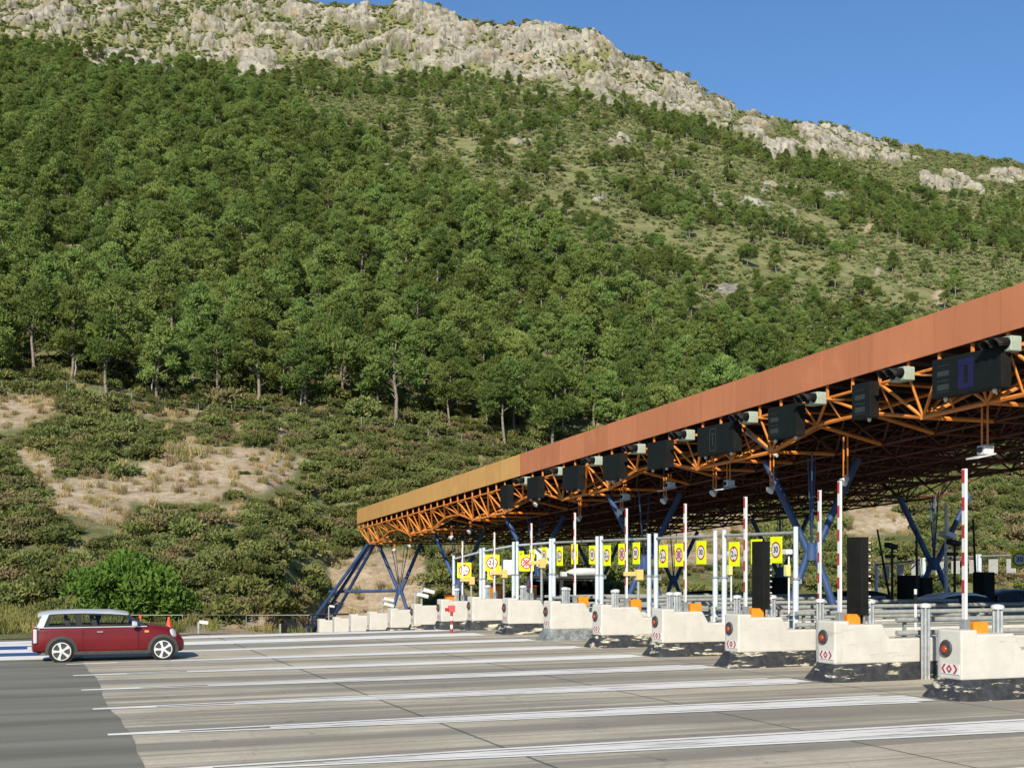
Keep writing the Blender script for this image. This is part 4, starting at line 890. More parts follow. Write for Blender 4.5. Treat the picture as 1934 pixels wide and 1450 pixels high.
# lane displays hung under the fascia
DS = [(1769, 1901, 687, 2), (1617, 1652, 722, 1), (1458, 1513, 779, 1), (1324, 1394, 817, 3), (1229, 1266, 840, 0), (1145, 1179, 867, 0), (1068, 1099, 889, 0), (1001, 1023, 905, 0), (950, 965, 913, 0)]
DL = ['wide black lane display with a dim blue symbol, nearest the camera', 'narrow black lane display right of a grey signal head, second from the right', 'black lane display with faint lines, third from the right', 'wide black lane display with a faint framed symbol, fourth from the right', 'plain black lane display, fifth from the right', 'plain black lane display, sixth from the right', 'plain black lane display, seventh from the right', 'plain black lane display, eighth from the right', 'smallest black lane display nearest the ochre fascia']
XD = XF-.30
for (pl, pr, yt, sty), lb in zip(DS, DL):
    ya, yb = at_x(pl, XD), at_x(pr, XD); w = ya-yb; yc = (ya+yb)/2; zt = fb(yc)-.36; h = .97 if pl > 960 else 1.1
    rt = thing('lane_display', lb, 'lane display', (XD, yc, zt-h/2), 0, 'black lane displays under the fascia'); MB().box((0, 0, 0), (.30, w, h)).build('cabinet', M['black_cab'], rt, bevel=.015)
    s = MB().box((-.153, 0, 0), (.006, w-.08, h-.08)).build('screen', M['screen'], rt)
    t = MB(); X_ = -.158
    if sty in (1, 2):
        y0_ = w/2-.12-(.25 if sty == 1 else .30)
        for zz_, hh in ((.30, .015), (.10, .13), (-.08, .02), (-.24, .14), (-.36, .015)): t.box((X_, y0_, zz_), (.006, .42, hh))
        t.build('unlit_letters', M['screen_line'], s)
    if sty == 3:
        for a in (-.2, .2): t.box((X_, .15+a, 0), (.006, .03, .75))
        for a in (-.36, .36): t.box((X_, .15, a), (.006, .42, .03))
        t.box((X_, .15, .2), (.006, .2, .05)); t.box((X_, .15, 0), (.006, .05, .4)); t.build('unlit_letters', M['screen_line'], s)
    if sty == 2:
        t = MB(); yy = -.02; t.box((X_, yy, .28), (.006, .55, .16)); t.box((X_, yy+.17, -.08), (.006, .19, .55)); t.box((X_, yy-.17, -.08), (.006, .19, .55)); t.box((X_, yy, -.30), (.006, .14, .12)); t.build('blue_symbol', M['blue_panel'], s)
    for q in ((-.25, .25) if w > 1 else (-.18,)): MB().lathe((-.02, q*w*1.4, -h/2), (0, 0, -1), [(.05, 0), (.06, .05), (.03, .10)], 10).build('lamp', M['white'], rt)
# grey green signal heads beside them
SGN = [(1895, 648), (1698, 704), (1535, 749), (1409, 786), (1292, 818), (1201, 846), (1121, 869), (1052, 891), (989, 907)]
for k, (px, py) in enumerate(SGN):
    x = XF-.30; y = at_x(px, x); z = fb(y)-.36
    rt = thing('lane_signal', 'grey green signal head with two black visors under the fascia, %s' % nth(k), 'lane signal', (x, y, z), 0, 'lane signals under the fascia')
    b = MB(); b.box((.10, 0, -.02), (.34, .62, .36)); b.build('housing', M['green_grey'], rt, bevel=.03)
    for s in (-.155, .155):
        v = MB(); n = 12
        for i in range(n):
            a0, a1 = R(-20+220*i/n), R(-20+220*(i+1)/n); p = [(.145*math.cos(a), s+0*a, .145*math.sin(a)) for a in (a0, a1)]
            q = [(-.07, s+.145*math.cos(a0), -.02+.145*math.sin(a0)), (-.07, s+.145*math.cos(a1), -.02+.145*math.sin(a1))]; e = [(-.42-.10*math.sin(a1), q[1][1], q[1][2]-.05), (-.42-.10*math.sin(a0), q[0][1], q[0][2]-.05)]; v.quad(q+e)
        vz = v.build('visor', M['black'], rt, smooth=True); so_ = vz.modifiers.new('thick', 'SOLIDIFY'); so_.thickness = .012
        MB().lathe((-.072, s, -.02), (-1, 0, 0), [(.13, 0), (.12, .015)], 16).build('lens', M['black'], rt)
    MB().path([(.27, -.1, 0), (.45, -.35, -.05), (.55, -.75, -.10)], .035, 8).build('bracket', M['orange_steel'], rt, smooth=True)
# floodlights and cameras on drop rods
LM = [(1860, 850, 'c', 1.35), (1597, 906, 'l', .9), (1458, 922, 'l', .55), (1376, 913, 'c', .5), (1350, 928, 'l', .7), (1265, 916, 'c', .3), (1256, 943, 'l', .35), (1180, 938, 'c', .3), (1174, 963, 'l', .4), (1095, 977, 'l', .75), (1161, 906, 'l', .2), (1014, 950, 'l', .25), (853, 1014, 'l', .25), (888, 1002, 'l', .12), (775, 1030, 'l', .8), (745, 1038, 'l', .9), (1787, 1010, None, 0)]
for k, (px, py, kd, dr) in enumerate(LM[:-1]):
    x = 23.0 if kd == 'l' else 22.6; y = at_x(px, x); z = zof(py, x, y); top = fb(y)+BOTZ
    L = max(.15, top-z); nm = 'ceiling_camera' if kd == 'c' else 'floodlight'
    rt = thing(nm, '', 'camera' if kd == 'c' else 'floodlight', (x, y, z), 0, 'lights and cameras hung under the canopy')
    rt['label'] = ('white shielded camera on orange rods under the canopy, %s' if kd == 'c' else 'white floodlight hanging under the canopy edge, %s') % ('nearest and largest' if k == 0 else '%s hanging device from the right' % (ORD+['sixteenth'])[k])
    for s in (-.1, .1): MB().box((0, s, L/2+.12), (.035, .035, L)).build('drop_rod', M['orange_steel'], rt)
    MB().box((0, 0, .13), (.05, .26, .03)).build('bracket', M['orange_steel'], rt)
    if kd == 'c':
        MB().box((.02, 0, 0), (.30, .30, .24)).build('housing', M['light_grey'], rt, bevel=.03); MB().box((-.12, 0, -.16), (.62, .40, .035), mat=Matrix.Rotation(R(-12), 3, 'Y')).build('shield', M['light_grey'], rt); MB().tube((-.13, 0, 0), (-.2, 0, 0), .07, n=12).build('lens', M['black'], rt)
    else:
        MB().lathe((.08, 0, .08), (-.75, -.1, -.65), [(.05, 0), (.08, .05), (.11, .17), (.145, .24), (.135, .26)], 14).build('lamp_head', M['light_grey'], rt, smooth=True)
tb = MB(); tb.path([(XF+1.35, at_x(1465, XF+1.3), fb(35)+BOTZ), (XF+1.3, at_x(1440, XF+1.3)+1.0, fb(35)-.5)], .06, 8); o = tb.build('downpipe', M['light_grey'], smooth=True); tag(o, 'pale grey pipe slanting through the orange lattice under the fascia', 'pipe')

# ================================================================== VEHICLES
def make_car(name, label, loc, rz, body_mat, roof_mat, style, group=None):
    """x runs from the rear bumper to the front, y is the right-hand (near) side when negative."""
    rt = thing(name, label, 'car', loc, rz, group)
    if style == 'wagon':
        Lb = 3.95; ST = [(.0, .60, .30, .70, .70), (.03, .73, .25, .85, .78), (.14, .80, .26, .93, .82), (.5, .84, .22, .945, .84), (1.2, .845, .20, .945, .85), (2.0, .845, .20, .945, .85), (2.6, .845, .20, .95, .84), (2.93, .83, .20, .955, .80), (3.2, .82, .20, .93, .76), (3.5, .79, .20, .885, .70), (3.68, .75, .20, .80, .64), (3.82, .68, .20, .67, .58), (3.90, .60, .22, .55, .50), (3.95, .48, .27, .46, .40)]
        RW, FW, WR = .75, 3.345, .293; belt = .935; roof = [(.24, 1.28), (.55, 1.322), (1.2, 1.338), (2.0, 1.322), (2.42, 1.275)]; A0, C0 = (2.95, .955), (.12, .93)
        wins = [(.42, .53, 1.12, 1.06), (1.26, 1.26, 2.72, 2.40)]
    else:
        Lb = 4.35; ST = [(.0, .62, .45, .80, .70), (.04, .74, .36, .98, .78), (.2, .84, .28, 1.03, .82), (.7, .88, .24, 1.04, .85), (1.5, .89, .22, 1.02, .86), (2.6, .89, .22, 1.0, .86), (3.0, .88, .22, .99, .84), (3.4, .86, .22, .93, .78), (3.8, .82, .22, .84, .70), (4.15, .74, .24, .72, .62), (4.3, .62, .28, .60, .50), (4.35, .48, .32, .50, .40)]
        RW, FW, WR = .82, 3.45, .32; belt = 1.0; roof = [(.35, 1.33), (.8, 1.47), (1.5, 1.52), (2.1, 1.50), (2.5, 1.42)]; A0, C0 = (3.15, .99), (.12, 1.0)
        wins = [(.50, .72, 1.30, 1.28), (1.42, 1.42, 2.88, 2.50)]
    b = MB(); ns = 0
    for s, w, zb, zt, wt in ST:
        half = [(0, zb), (w*.82, zb), (w*.97, zb+.05), (w, zb+(zt-zb)*.35), (w*1.0, zb+(zt-zb)*.6), (w*.975, zb+(zt-zb)*.86), (wt*.97, zt-.015), (wt*.85, zt+.005), (0, zt+.02)]
        ring = [(s, -y, z) for y, z in half]+[(s, y, z) for y, z in half[-2:0:-1]]; ns = len(ring); b.v += ring
    for k in range(len(ST)-1):
        for i in range(ns): b.f.append((k*ns+i, k*ns+(i+1) % ns, (k+1)*ns+(i+1) % ns, (k+1)*ns+i)); b.m.append(0)
    b.f.append(tuple(range(ns))); b.m.append(0); b.f.append(tuple((len(ST)-1)*ns+ns-1-i for i in range(ns))); b.m.append(0)
    body = b.build('body', body_mat, rt, smooth=True); sd = body.modifiers.new('smooth', 'SUBSURF'); sd.levels = sd.render_levels = 1
    wb, wr_ = (.80, .63) if style == 'wagon' else (.83, .64)
    def yr(z, s): return wb+(wr_-wb)*(z-belt)/(1.40-belt)
    def rz_(s): return float(np.interp(s, [r[0] for r in roof], [r[1] for r in roof]))
    for sg in (-1, 1):
        fr = MB()
        def P(s, z, off=0.): return (s, sg*(yr(z, s)+off), z)
        cx = [C0[0]+.0, A0[0]]; topz = lambda s: rz_(s)-.035
        # one dark side frame made of strips round the panes
        sa, sb = C0[0]+.02, roof[0][0]+.10
        bot = belt-.01; wz0, wz1 = belt+.04, 1.40-.115 if style == 'wagon' else 1.44-.12
        def tz(s): return min(topz(s), topz(s))
        w1, w2 = wins
        segs = [(sa, sb, w1[0], w1[1]), (w1[2], w1[3], w2[0], w2[1]), (w2[2], w2[3], A0[0], roof[-1][0]+.04)]
        for s0, s1, s2, s3 in segs: fr.quad([P(s0, bot), P(s2, bot), P(s3, tz(s3)), P(s1, tz(s1))])
        for s0, s1, s2, s3 in (w1, w2):
            def e(sl, sh, t): return sl+(sh-sl)*t
            zt0, zt1 = tz(s1), tz(s3)
            def Q(t, u): s = (s0+(s2-s0)*u)*(1-t)+(s1+(s3-s1)*u)*t; z = bot*(1-t)+(zt0+(zt1-zt0)*u)*t; return P(s, z)
            fr.quad([Q(0, 0), Q(0, 1), Q(.12, 1), Q(.12, 0)]); fr.quad([Q(.88, 0), Q(.88, 1), Q(1, 1), Q(1, 0)])
            g_ = MB().quad([Q(.12, 0), Q(.12, 1), Q(.88, 1), Q(.88, 0)]); g_.build('side_window', M['glass'] if style == 'wagon' else M['darkglass'], rt, fix=False)
        fr.build('window_frame', M['black'], rt, fix=False)
        if style == 'wagon':                                       # silver rear pillar, belt strip and rear corner
            p = MB(); p.quad([P(.125, belt-.005, .006), P(.30, belt-.005, .006), P(.44, tz(.44), .006), P(.27, tz(.27), .006)]); p.build('rear_pillar', M['silver'], rt, fix=False)
            t = MB(); t.box((1.55, sg*.838, belt-.012), (2.75, .012, .024)); t.build('belt_strip', M['silver'], rt)
    A1 = (roof[-1][0]+.04, rz_(roof[-1][0])-.03); ya, yb = wb-.02, yr(A1[1], 0)-.01
    MB().quad([(A0[0]+.02, -ya, A0[1]-.01), (A0[0]+.02, ya, A0[1]-.01), (A1[0], yb, A1[1]), (A1[0], -yb, A1[1])]).build('windscreen', M['darkglass'], rt, fix=False)
    r0 = (roof[0][0]+.05, rz_(roof[0][0])-.03); MB().quad([(C0[0], -ya, C0[1]), (C0[0], ya, C0[1]), (r0[0], yr(r0[1], 0)-.01, r0[1]), (r0[0], -yr(r0[1], 0)+.01, r0[1])]).build('rear_window', M['darkglass'], rt, fix=False)
    b = MB(); RS = [(roof[0][0]-.08, roof[0][1]-.035)]+roof+[(roof[-1][0]+.05, roof[-1][1]-.03)]; ns = 0
    for s, z in RS:
        w = yr(z, s)+.015; e = .02 if s in (RS[0][0], RS[-1][0]) else 0
        ring = [(s, -w+e, z-.055), (s, -w-.004+e, z-.025), (s, -w*.88, z+.018), (s, -w*.5, z+.04), (s, 0, z+.045), (s, w*.5, z+.04), (s, w*.88, z+.018), (s, w+.004-e, z-.025), (s, w-e, z-.055)]; ns = len(ring); b.v += ring
    for k in range(len(RS)-1):
        for i in range(ns-1): b.f.append((k*ns+i, k*ns+i+1, (k+1)*ns+i+1, (k+1)*ns+i)); b.m.append(0)
        b.f.append((k*ns+ns-1, k*ns, (k+1)*ns, (k+1)*ns+ns-1)); b.m.append(0)
    b.f.append(tuple(range(ns))); b.m.append(0); b.f.append(tuple((len(RS)-1)*ns+i for i in range(ns))); b.m.append(0)
    b.build('roof', roof_mat, rt, smooth=True)
    for sg in (-1, 1):
        w = .848 if style == 'wagon' else .892
        sl_ = MB().box(((RW+FW)/2, sg*(w-.02), .235), (FW-RW-.6, .06, .10)).build('sill', M['arch'], rt, bevel=.02)
        for cx_, nm in ((RW, 'r'), (FW, 'f')):
            wl = w if nm == 'r' else w-.012
            a = MB(); n = 26; ro, ri = WR+.115, WR+.035
            for i in range(n):
                t0, t1 = R(-14+208*i/n), R(-14+208*(i+1)/n)
                o4 = [(cx_+r*math.cos(t), sg*yy, max(.13, WR+r*math.sin(t))) for r, t, yy in ((ri, t0, wl+.014), (ro, t0, wl+.004), (ro, t1, wl+.004), (ri, t1, wl+.014))]; a.quad(o4)
                a.quad([(cx_+ri*math.cos(t), sg*yy, max(.13, WR+ri*math.sin(t))) for t, yy in ((t0, wl+.014), (t1, wl+.014), (t1, wl-.06), (t0, wl-.06))])
            a.build('wheel_arch', M['arch'], rt, fix=False)
            MB().lathe((cx_, sg*(wl-.03), WR), (0, sg, 0), [(WR+.04, 0), (WR+.04, .033)], 28).build('wheel_well', M['rubber'], rt)
            wh = thing_part = bpy.data.objects.new('wheel', None); COL.objects.link(wh); wh.parent = rt; wh.location = (cx_, sg*(wl-.10), WR)
            MB().lathe((0, 0, 0), (0, sg, 0), [(WR*.7, 0), (WR, .01), (WR, .10), (WR*.965, .128), (WR*.83, .135), (WR*.80, .118)], 32).build('tyre', M['rubber'], wh, smooth=True)
            rm = MB(); rm.lathe((0, 0, 0), (0, sg, 0), [(WR*.82, .128), (WR*.82, .142), (WR*.74, .144), (WR*.73, .132)], 32, caps=False); rm.lathe((0, 0, 0), (0, sg, 0), [(WR*.24, .13), (WR*.2, .15), (WR*.08, .153)], 16)
            for i in range(5):
                t = R(90+72*i+17); d_, q_ = Vector((math.cos(t), 0, math.sin(t))), Vector((-math.sin(t), 0, math.cos(t))); yv = Vector((0, sg*.147, 0)); l0, l1, w0, w1_ = WR*.16, WR*.76, WR*.085, WR*.17
                rm.quad([d_*l0+q_*w0+yv, d_*l0-q_*w0+yv, d_*l1*.6-q_*w0*1.1+yv, d_*l1-q_*w1_+yv, d_*l1+q_*w1_+yv, d_*l1*.6+q_*w0*1.1+yv])
            rm.build('rim', M['alloy'], wh, fix=False); MB().lathe((0, sg*.129, 0), (0, sg, 0), [(WR*.735, 0), (WR*.735, .002)], 24).build('brake_disc', M['dark_grey'], wh)
        mx, mz = (2.50, .985) if style == 'wagon' else (2.72, 1.06)
        mi_ = MB(); mi_.lathe((mx+.09, sg*(wb+.16), mz), (-1, 0, 0), [(.02, -.09), (.07, -.07), (.095, 0), (.095, .05), (.085, .06)], 14); mi_.tube((mx+.06, sg*(wb-.03), mz-.06), (mx+.06, sg*(wb+.10), mz-.05), .028, n=6); mi_.build('mirror', roof_mat, rt, smooth=True)
        MB().box((1.72 if style == 'wagon' else 1.55, sg*(w+.008), .80), (.16, .03, .045)).build('door_handle', M['chrome'], rt, bevel=.01)
        if style == 'wagon':
            MB().lathe((3.60, sg*.66, .705), (.78, sg*.45, .42), [(.135, .02), (.13, .06), (.09, .085), (.02, .095)], 20).build('headlight', M['headlight'], rt, smooth=True)
            MB().box((2.92, sg*.828, .785), (.11, .014, .055)).build('side_indicator', M['amber'], rt, bevel=.01)
            MB().box((.10, sg*.785, .70), (.10, .10, .38), rz=0).build('rear_corner', M['silver'], rt, bevel=.03); MB().box((.045, sg*.68, .74), (.05, .10, .28)).build('tail_light', M['tail'], rt, bevel=.02)
            MB().box((2.70, sg*.8485, .55), (.008, .004, .62)).build('door_seam', M['black'], rt); MB().box((1.28, sg*.8495, .55), (.008, .004, .62)).build('door_seam', M['black'], rt)
        else:
            MB().box((.03, sg*.70, .86), (.10, .30, .14)).build('tail_light', M['tail'], rt, bevel=.03); MB().box((4.16, sg*.60, .68), (.16, .26, .12)).build('headlight', M['headlight'], rt, bevel=.03)
    MB().box((.19, 0, .27), (.12, 1.30, .12)).build('rear_bumper', M['arch'] if style == 'wagon' else body_mat, rt, bevel=.04); MB().box((Lb-.08, 0, .34), (.10, .95, .22)).build('front_grille', M['arch'], rt, bevel=.04)
    MB().box((.05, 0, .55), (.04, .52, .11)).build('number_plate', M['white'], rt)
    if style == 'wagon':
        for s, sg in ((1.62, -1), (1.62, 1), (.95, -1), (.95, 1)):
            q = MB(); q.box((s, sg*.36, .85), (.16, .46, .50), mat=Matrix.Rotation(R(-12), 3, 'Y')); q.box((s-.09, sg*.36, 1.16), (.09, .25, .16)); q.build('seat', M['dark_grey'], rt, bevel=.03)
        MB().lathe((2.35, .36, .98), (-.9, 0, .45), [(.185, 0), (.185, .025), (.15, .025)], 18).build('steering_wheel', M['black'], rt)
    return rt
YCAR = 35.0+.86
car = make_car('estate_car', 'dark red three door estate car with silver roof driving towards the toll lanes', (.11, YCAR, 0), 0, M['carred'], M['silver'], 'wagon')
car.rotation_euler = (0, 0, R(-1.2))
def make_driver(loc):
    bm = bmesh.new(); V = [(0, 0, 0), (-.03, 0, .22), (-.06, 0, .42), (-.05, 0, .53), (-.02, 0, .66), (.0, 0, .74), (-.05, .17, .45), (.12, .23, .27), (.36, .15, .33), (-.05, -.17, .45), (.12, -.23, .27), (.36, -.15, .33), (.40, .10, .02), (.40, -.10, .02), (.44, .13, .35), (.44, -.13, .35)]
    E_ = [(0, 1), (1, 2), (2, 3), (3, 4), (4, 5), (2, 6), (6, 7), (7, 8), (2, 9), (9, 10), (10, 11), (0, 12), (0, 13), (8, 14), (11, 15)]; Rr = [.15, .13, .13, .055, .095, .085, .06, .045, .034, .06, .045, .034, .07, .07, .03, .03]
    vs = [bm.verts.new(v) for v in V]; [bm.edges.new((vs[a], vs[c])) for a, c in E_]; me_ = bpy.data.meshes.new('person'); bm.to_mesh(me_); bm.free(); o = bpy.data.objects.new('person', me_); COL.objects.link(o); o.location = loc
    sk_ = o.modifiers.new('skin', 'SKIN'); sd_ = o.modifiers.new('sub', 'SUBSURF'); sd_.levels = sd_.render_levels = 1
    for v, r in zip(me_.skin_vertices[0].data, Rr): v.radius = (r, r)
    me_.skin_vertices[0].data[0].use_root = True; me_.materials.append(M['cloth']); tag(o, 'dark clothed driver sitting inside the dark red estate car', 'person')
    MB().lathe((-.03, 0, .66), (0, 0, 1), [(.09, 0), (.11, .05), (.10, .10), (.05, .135)], 12).build('hair', M['black'], o, smooth=True)
make_driver((.11+1.74, YCAR+.36, .50))
make_car('hatchback', 'white hatchback stopped in a shaded lane under the canopy', (30.6, 37.2, 0), 0, M['carwhite'], M['carwhite'], 'suv')
make_car('hatchback', 'black car in the shaded lane left of the white hatchback', (29.4, 41.4, 0), 0, M['carblack'], M['carblack'], 'suv')
make_car('hatchback', 'dark car at the right edge beyond the white hatchback', (37.2, 41.5, 0), 0, M['carblack'], M['carblack'], 'suv')
make_car('hatchback', 'blue car behind the bollards in the middle lanes', (27.4, 49.6, gz(49.6)), 0, M['carblue'], M['carblack'], 'suv')

# ================================================================== SMALL THINGS
y8 = YC(8); bx = thing('toll_booth', 'dark glazed toll booth with a white rounded roof unit, behind the gantry posts', 'toll booth', (21.2, y8, gz(y8)))
bw, bh = 2.7, 2.2
for x in (.04, .92, 1.0, bw-.04): 
    for s in (-.72, .72): MB().box((x, s, bh/2+.0), (.07, .07, bh)).build('post', M['dark_grey'], bx)
for z in (.55, 1.02, bh-.02):
    for s in (-.72, .72): MB().box((bw/2, s*.999, z), (bw-.02, .06, .08)).build('rail', M['arch'], bx)
for a, c in ((.08, .88), (1.04, bw-.08)):
    for s in (-.70, .70): MB().box(((a+c)/2, s, 1.58), (c-a, .02, 1.0)).build('window', M['darkglass'], bx)
MB().box((bw/2, 0, .5), (bw-.1, 1.36, 1.0)).build('lower_wall', M['black_cab'], bx); MB().box((bw/2, 0, bh+.06), (bw+.15, 1.65, .12)).build('roof', M['dark_grey'], bx, bevel=.02)
MB().lathe((1.5, -.3, bh+.30), (1, 0, 0), [(.02, -.1), (.10, .05), (.17, .30), (.19, .55), (.19, 1.25), (.17, 1.3)], 16).build('roof_unit', M['white'], bx, smooth=True); MB().box((1.25, -.3, bh+.22), (.25, .2, .2)).build('vent', M['light_grey'], bx)
for px, m, h, lb in ((938, 8, 1.0, 'orange pay machine on the island behind the crossed sign'), (840, 9, .75, 'low orange machine beside the leftmost gantry post'), (1003, 7, .8, 'small orange machine left of the dark booth'), (1310, 3, .0, None)):
    if lb:
        y = YC(m); x = max(at_y(px, y), X0+1.9); rt = thing('pay_machine', lb, 'pay machine', (x, y+.1, gz(y)+.92), 0); MB().box((0, 0, h/2), (.42, .45, h)).build('cabinet', M['orange_box'], rt, bevel=.03); MB().box((-.1, -.231, h*.62), (.22, .01, h*.3)).build('screen', M['light_grey'], rt); MB().box((0, 0, h+.03), (.5, .52, .06)).build('lid', M['lens'], rt)
# red pay pointer post in front of the ninth island
y = 44.9; x = at_y(853, y); rt = thing('marker_post', 'red topped post with red and white bands in front of the low islands', 'marker post', (x, y, gz(y)))
for i in range(5): MB().tube((0, 0, i*.16), (0, 0, (i+1)*.16), .055, n=10).build('band', M['red'] if i % 2 == 0 else M['white'], rt)
MB().box((0, 0, .92), (.24, .16, .26)).build('head', M['pinkred'], rt, bevel=.02); MB().box((-.18, 0, .89), (.13, .12, .13)).build('nozzle', M['red'], rt)
# white cameras on short posts at the far end
for px, yt, yb, d, lb, two in ((375, 1174, 1203, 48, 'white camera on a short post beside the earth mound, right of the red car', False), (621, 1144, 1188, 78, 'white camera on a post left of the lowest islands', False)):
    x, y = gp(px, d); zt, zb_ = zof(yt, x, y), zof(yb, x, y); rt = thing('post_camera', lb, 'camera', (x, y, zb_), 0, 'white cameras on short posts'); h = zt-zb_; MB().tube((0, 0, -.1), (0, 0, h), .045, n=8).build('post', M['grey_rail'], rt); MB().box((.19, -.06, h-.02), (.34, .15, .14), mat=Matrix.Rotation(R(8), 3, 'Y')).build('camera_head', M['white'], rt, bevel=.04)
for px, m, yt, sg in ((722, 11, 1132, 1), (784, 9, 1124, 1), (796, 9, 1116, 1)):
    y = YC(m); x = at_y(px, y); z0 = gz(y)+1.2; zt = zof(yt, x, y); rt = thing('post_camera', {722: 'pair of white cameras on a post between the low islands', 784: 'white camera on the shorter of two posts left of the blue column legs', 796: 'white camera on the taller of two posts beside the blue column'}[px], 'camera', (x, y, z0), 0, 'white cameras on short posts'); h = zt-z0
    MB().tube((0, 0, 0), (0, 0, h+.15), .055, n=8).build('post', M['grey_rail'], rt)
    for q in ((0, -.28) if px == 722 else (0,)): MB().box((.34, -.1, h+q), (.55, .2, .18), mat=Matrix.Rotation(R(14), 3, 'Y')).build('camera_head', M['white'], rt, bevel=.04); MB().tube((0, 0, h+q), (.2, -.08, h+q), .03, n=6).build('arm', M['white'], rt)
# cones, wire line and small things on the verge
def make_cone(x, y, z, h, label):
    rt = thing('traffic_cone', label, 'traffic cone', (x, y, z), 0); MB().box((0, 0, .02), (h*.5, h*.5, .04)).build('base', M['cone'], rt, bevel=.01); MB().lathe((0, 0, .04), (0, 0, 1), [(h*.27, 0), (h*.215, h*.22)], 18).build('white_band', M['white'], rt, smooth=True); MB().lathe((0, 0, .04+h*.22), (0, 0, 1), [(h*.215, 0), (h*.055, h*.74), (h*.045, h*.75)], 18).build('upper_cone', M['cone'], rt, smooth=True)
x, y = gp(319, 46.5); zc = zof(1163, x, y); make_cone(x, y, gz(y)+.02, zc-gz(y)-.06, 'orange red traffic cone with a white band behind the red car bonnet')
x, y = at_y(1757, YC(1)+2.4), YC(1)+2.4; make_cone(x+.0, y, 0, .62, 'small red cone between the two nearest toll islands')
x, y = gp(265, 55); rt = thing('red_marker', 'small red marker on a thin post behind the red car windscreen', 'marker', (x, y, terr_z(265, 55))); h = zof(1165, x, y)-terr_z(265, 55); MB().tube((0, 0, 0), (0, 0, h), .025, n=6).build('post', M['fence'], rt); MB().lathe((0, 0, h), (-.3, -1, 0), [(.06, -.04), (.08, 0), (.05, .04)], 12).build('marker_head', M['cone'], rt)
rt = thing('wire_line', 'thin grey cable strung on short posts along the verge', 'cable fence', (0, 0, 0)); pts = []
for px in (235, 345, 465, 585):
    d = 62 if px < 400 else 68; x, y = gp(px, d); z = zof(1161, x, y); pts.append(Vector((x, y, z)))
    if px in (345, 465): MB().tube((x, y, terr_z(px, d)-.2), (x, y, z), .02, n=5).build('post', M['fence'], rt)
b = MB(); b.path(pts, .022, 5); b.build('cable', M['grey_rail'], rt)
x, y = gp(627, 84); z0 = terr_z(627, 84); rt = thing('guard_railing', 'black steel frame rail behind the slanting blue legs', 'railing', (x, y, gz(y))); o = Vector(rt.location)
def fp_(px, py): xx, yy = gp(px, 86); return Vector((xx, yy, zof(py, xx, yy)))-o
b = MB(); b.tube(fp_(583, 1160), fp_(671, 1159), .07, n=6); b.build('top_rail', M['black'], rt); MB().tube(fp_(586, 1172), fp_(655, 1172), .06, n=6).build('lower_rail', M['black'], rt)
for px, ya in ((583, 1194), (590, 1196), (663, 1190), (671, 1190)): MB().tube(fp_(px, 1160), fp_(px, ya), .06, n=6).build('post', M['black'], rt)
x, y = gp(498, 63.5); rt = thing('plastic_barrier', 'low blue and white plastic barrier lying at the edge of the earth mound', 'barrier', (x, y, zof(1202, x, y))); MB().box((0, 0, .06), (1.2, .3, .28), rz=R(-15)).build('body', M['blue_plastic'], rt, bevel=.04); MB().box((.12, -.02, .07), (.3, .34, .2), rz=R(-15)).build('band', M['white'], rt)
x, y = gp(536, 66); rt = thing('utility_cabinet', 'small dark cabinet standing left of the slanting blue legs', 'cabinet', (x, y, zof(1198, x, y))); MB().box((0, 0, .25), (.28, .3, .5)).build('box', M['black_cab'], rt, bevel=.02); MB().box((-.2, 0, .28), (.08, .08, .62)).build('post', M['grey_rail'], rt)
# far side of the plaza under the canopy: gantries with the backs of signs
XB = 41.5
for k, (pa, pb, pn) in enumerate((((1655), 1741, [(1671, 1), (1698, 0), (1726, 0)]), (1745, 1846, [(1772, 0), (1802, 0), (1836, 0)]), (1850, 1940, [(1873, 1), (1907, 0)]))):
    ya, yb = at_x(pa, XB), at_x(pb, XB); rt = thing('height_gantry', 'pale gantry of sign backs beyond the canopy, %s' % ('left of the dark column', 'right of the dark column', 'at the right edge of the photo')[k], 'gantry', (XB, (ya+yb)/2, gz(ya)), 0, 'gantries on the far side'); o = Vector(rt.location)
    for y in (ya, yb): MB().tube(Vector((XB, y, gz(y)))-o, Vector((XB, y, gz(y)+3.1))-o, .10, n=10).build('post', M['pale_blue'], rt, smooth=True)
    MB().tube(Vector((XB, ya, gz(ya)+3.0))-o, Vector((XB, yb, gz(yb)+3.0))-o, .05, n=8).build('beam', M['grey_rail'], rt)
    for j, (px, gr) in enumerate(pn): y = at_x(px, XB); s_ = make_sign(XB+.08, y, gz(y)+2.55, .55, .70, None, R(90), '%s sign back on the %s, %s' % ('grey' if gr else 'white', ('gantry left of the dark column', 'gantry right of the dark column', 'rightmost far gantry')[k], ('nearest its left post', 'in its middle', 'nearest its right post')[j]), True)
x = 38.5; y = at_x(1926, x); make_sign(x, y, zof(1056, x, y), .70, .74, '30', R(-60), 'yellow 30 speed limit sign at the right edge under the canopy')
for px, yt, x, lb in ((1685, 1032, 33, 'black camera on a thin dark pole left of the dark column'), (1803, 1026, 33, 'black camera on a thin dark pole right of the dark column')):
    y = at_x(px, x); rt = thing('pole_camera', lb, 'camera', (x, y, gz(y)), 0, 'black cameras on poles'); h = zof(yt, x, y)-gz(y); MB().tube((0, 0, 0), (0, 0, h), .05, n=8).build('pole', M['black'], rt); MB().box((-.05, 0, h+.03), (.5, .3, .2), mat=Matrix.Rotation(R(12), 3, 'Y')).build('camera_head', M['black'], rt, bevel=.03); MB().box((-.1, 0, h-.4), (.34, .3, .14)).build('infrared_lamp', M['black'], rt, bevel=.03)
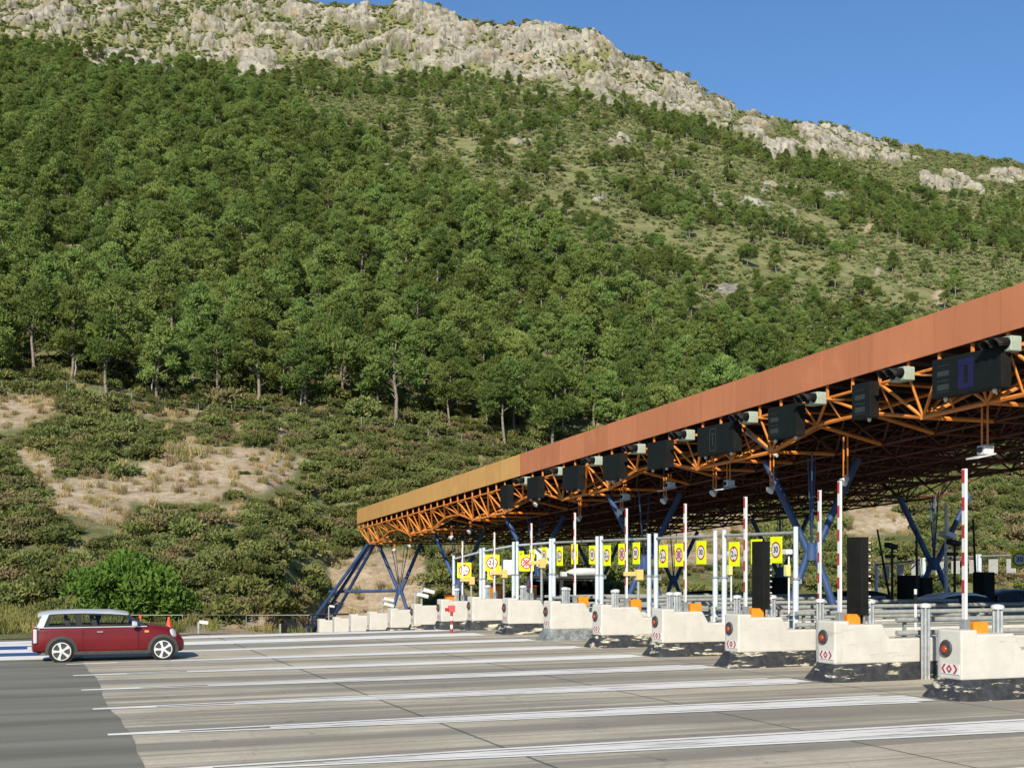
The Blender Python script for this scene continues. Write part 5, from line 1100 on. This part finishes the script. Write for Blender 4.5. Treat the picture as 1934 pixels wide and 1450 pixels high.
x = 36; y = at_x(1787, x); rt = thing('light_pole', 'thin white pole with a white floodlight right of the dark column', 'light pole', (x, y, gz(y))); h = zof(952, x, y)-gz(y); MB().tube((0, 0, 0), (0, 0, h), .09, .07, 10).build('pole', M['light_grey'], rt, smooth=True); MB().box((-.1, -.2, zof(1010, x, y)-gz(y)), (.55, .5, .22), mat=Matrix.Rotation(R(15), 3, 'Y')).build('floodlight', M['white'], rt, bevel=.04)
for pa, ya_, pb, yb_, x, lb in ((1690, 1128, 1657, 1000, 34, 'thin black tilted barrier arm left of the dark column'), (1846, 1125, 1838, 980, 34, 'black upright barrier arm near the right edge'), (1732, 1125, 1731, 998, 33, 'black upright pole beside the dark column')):
    y = at_x(pa, x); xb = x; yb2 = at_x(pb, x); b = MB().tube((x, y, zof(ya_, x, y)-1.2), (xb, yb2, zof(yb_, xb, yb2)), .055, .04, 8); tag(b.build('barrier_arm', M['black']), lb, 'barrier arm')
for px, yt, x, w, lb in ((1716, 1086, 33.5, .7, 'dark payment cabinet left of the dark column foot'), (1742, 1090, 34.5, .6, 'dark payment cabinet directly behind the dark column foot'), (1858, 1080, 34, .55, 'dark payment cabinet near the right edge'), (1470, 1090, 32, .8, 'dark payment cabinet left of the blue gantry post')):
    y = at_x(px, x); h = zof(yt, x, y)-gz(y); rt = thing('payment_cabinet', lb, 'payment cabinet', (x, y, gz(y)), 0, 'dark payment cabinets'); MB().box((0, 0, h/2), (w, .6, h)).build('cabinet', M['black_cab'], rt, bevel=.03); MB().box((0, -.305, h*.7), (w*.6, .012, h*.2)).build('screen', M['screen'], rt)
y = 24.2; x = at_y(1729, y); rt = thing('marker_pole', 'thin white pole with a black band beside the tall bollard', 'marker pole', (x, y, 0)); h = zof(1112, x, y); MB().tube((0, 0, 0), (0, 0, h-.35), .035, n=8).build('pole', M['white'], rt, smooth=True); MB().tube((0, 0, h-.35), (0, 0, h-.12), .036, n=8).build('band', M['black'], rt); MB().tube((0, 0, h-.12), (0, 0, h), .035, n=8).build('tip', M['white'], rt)
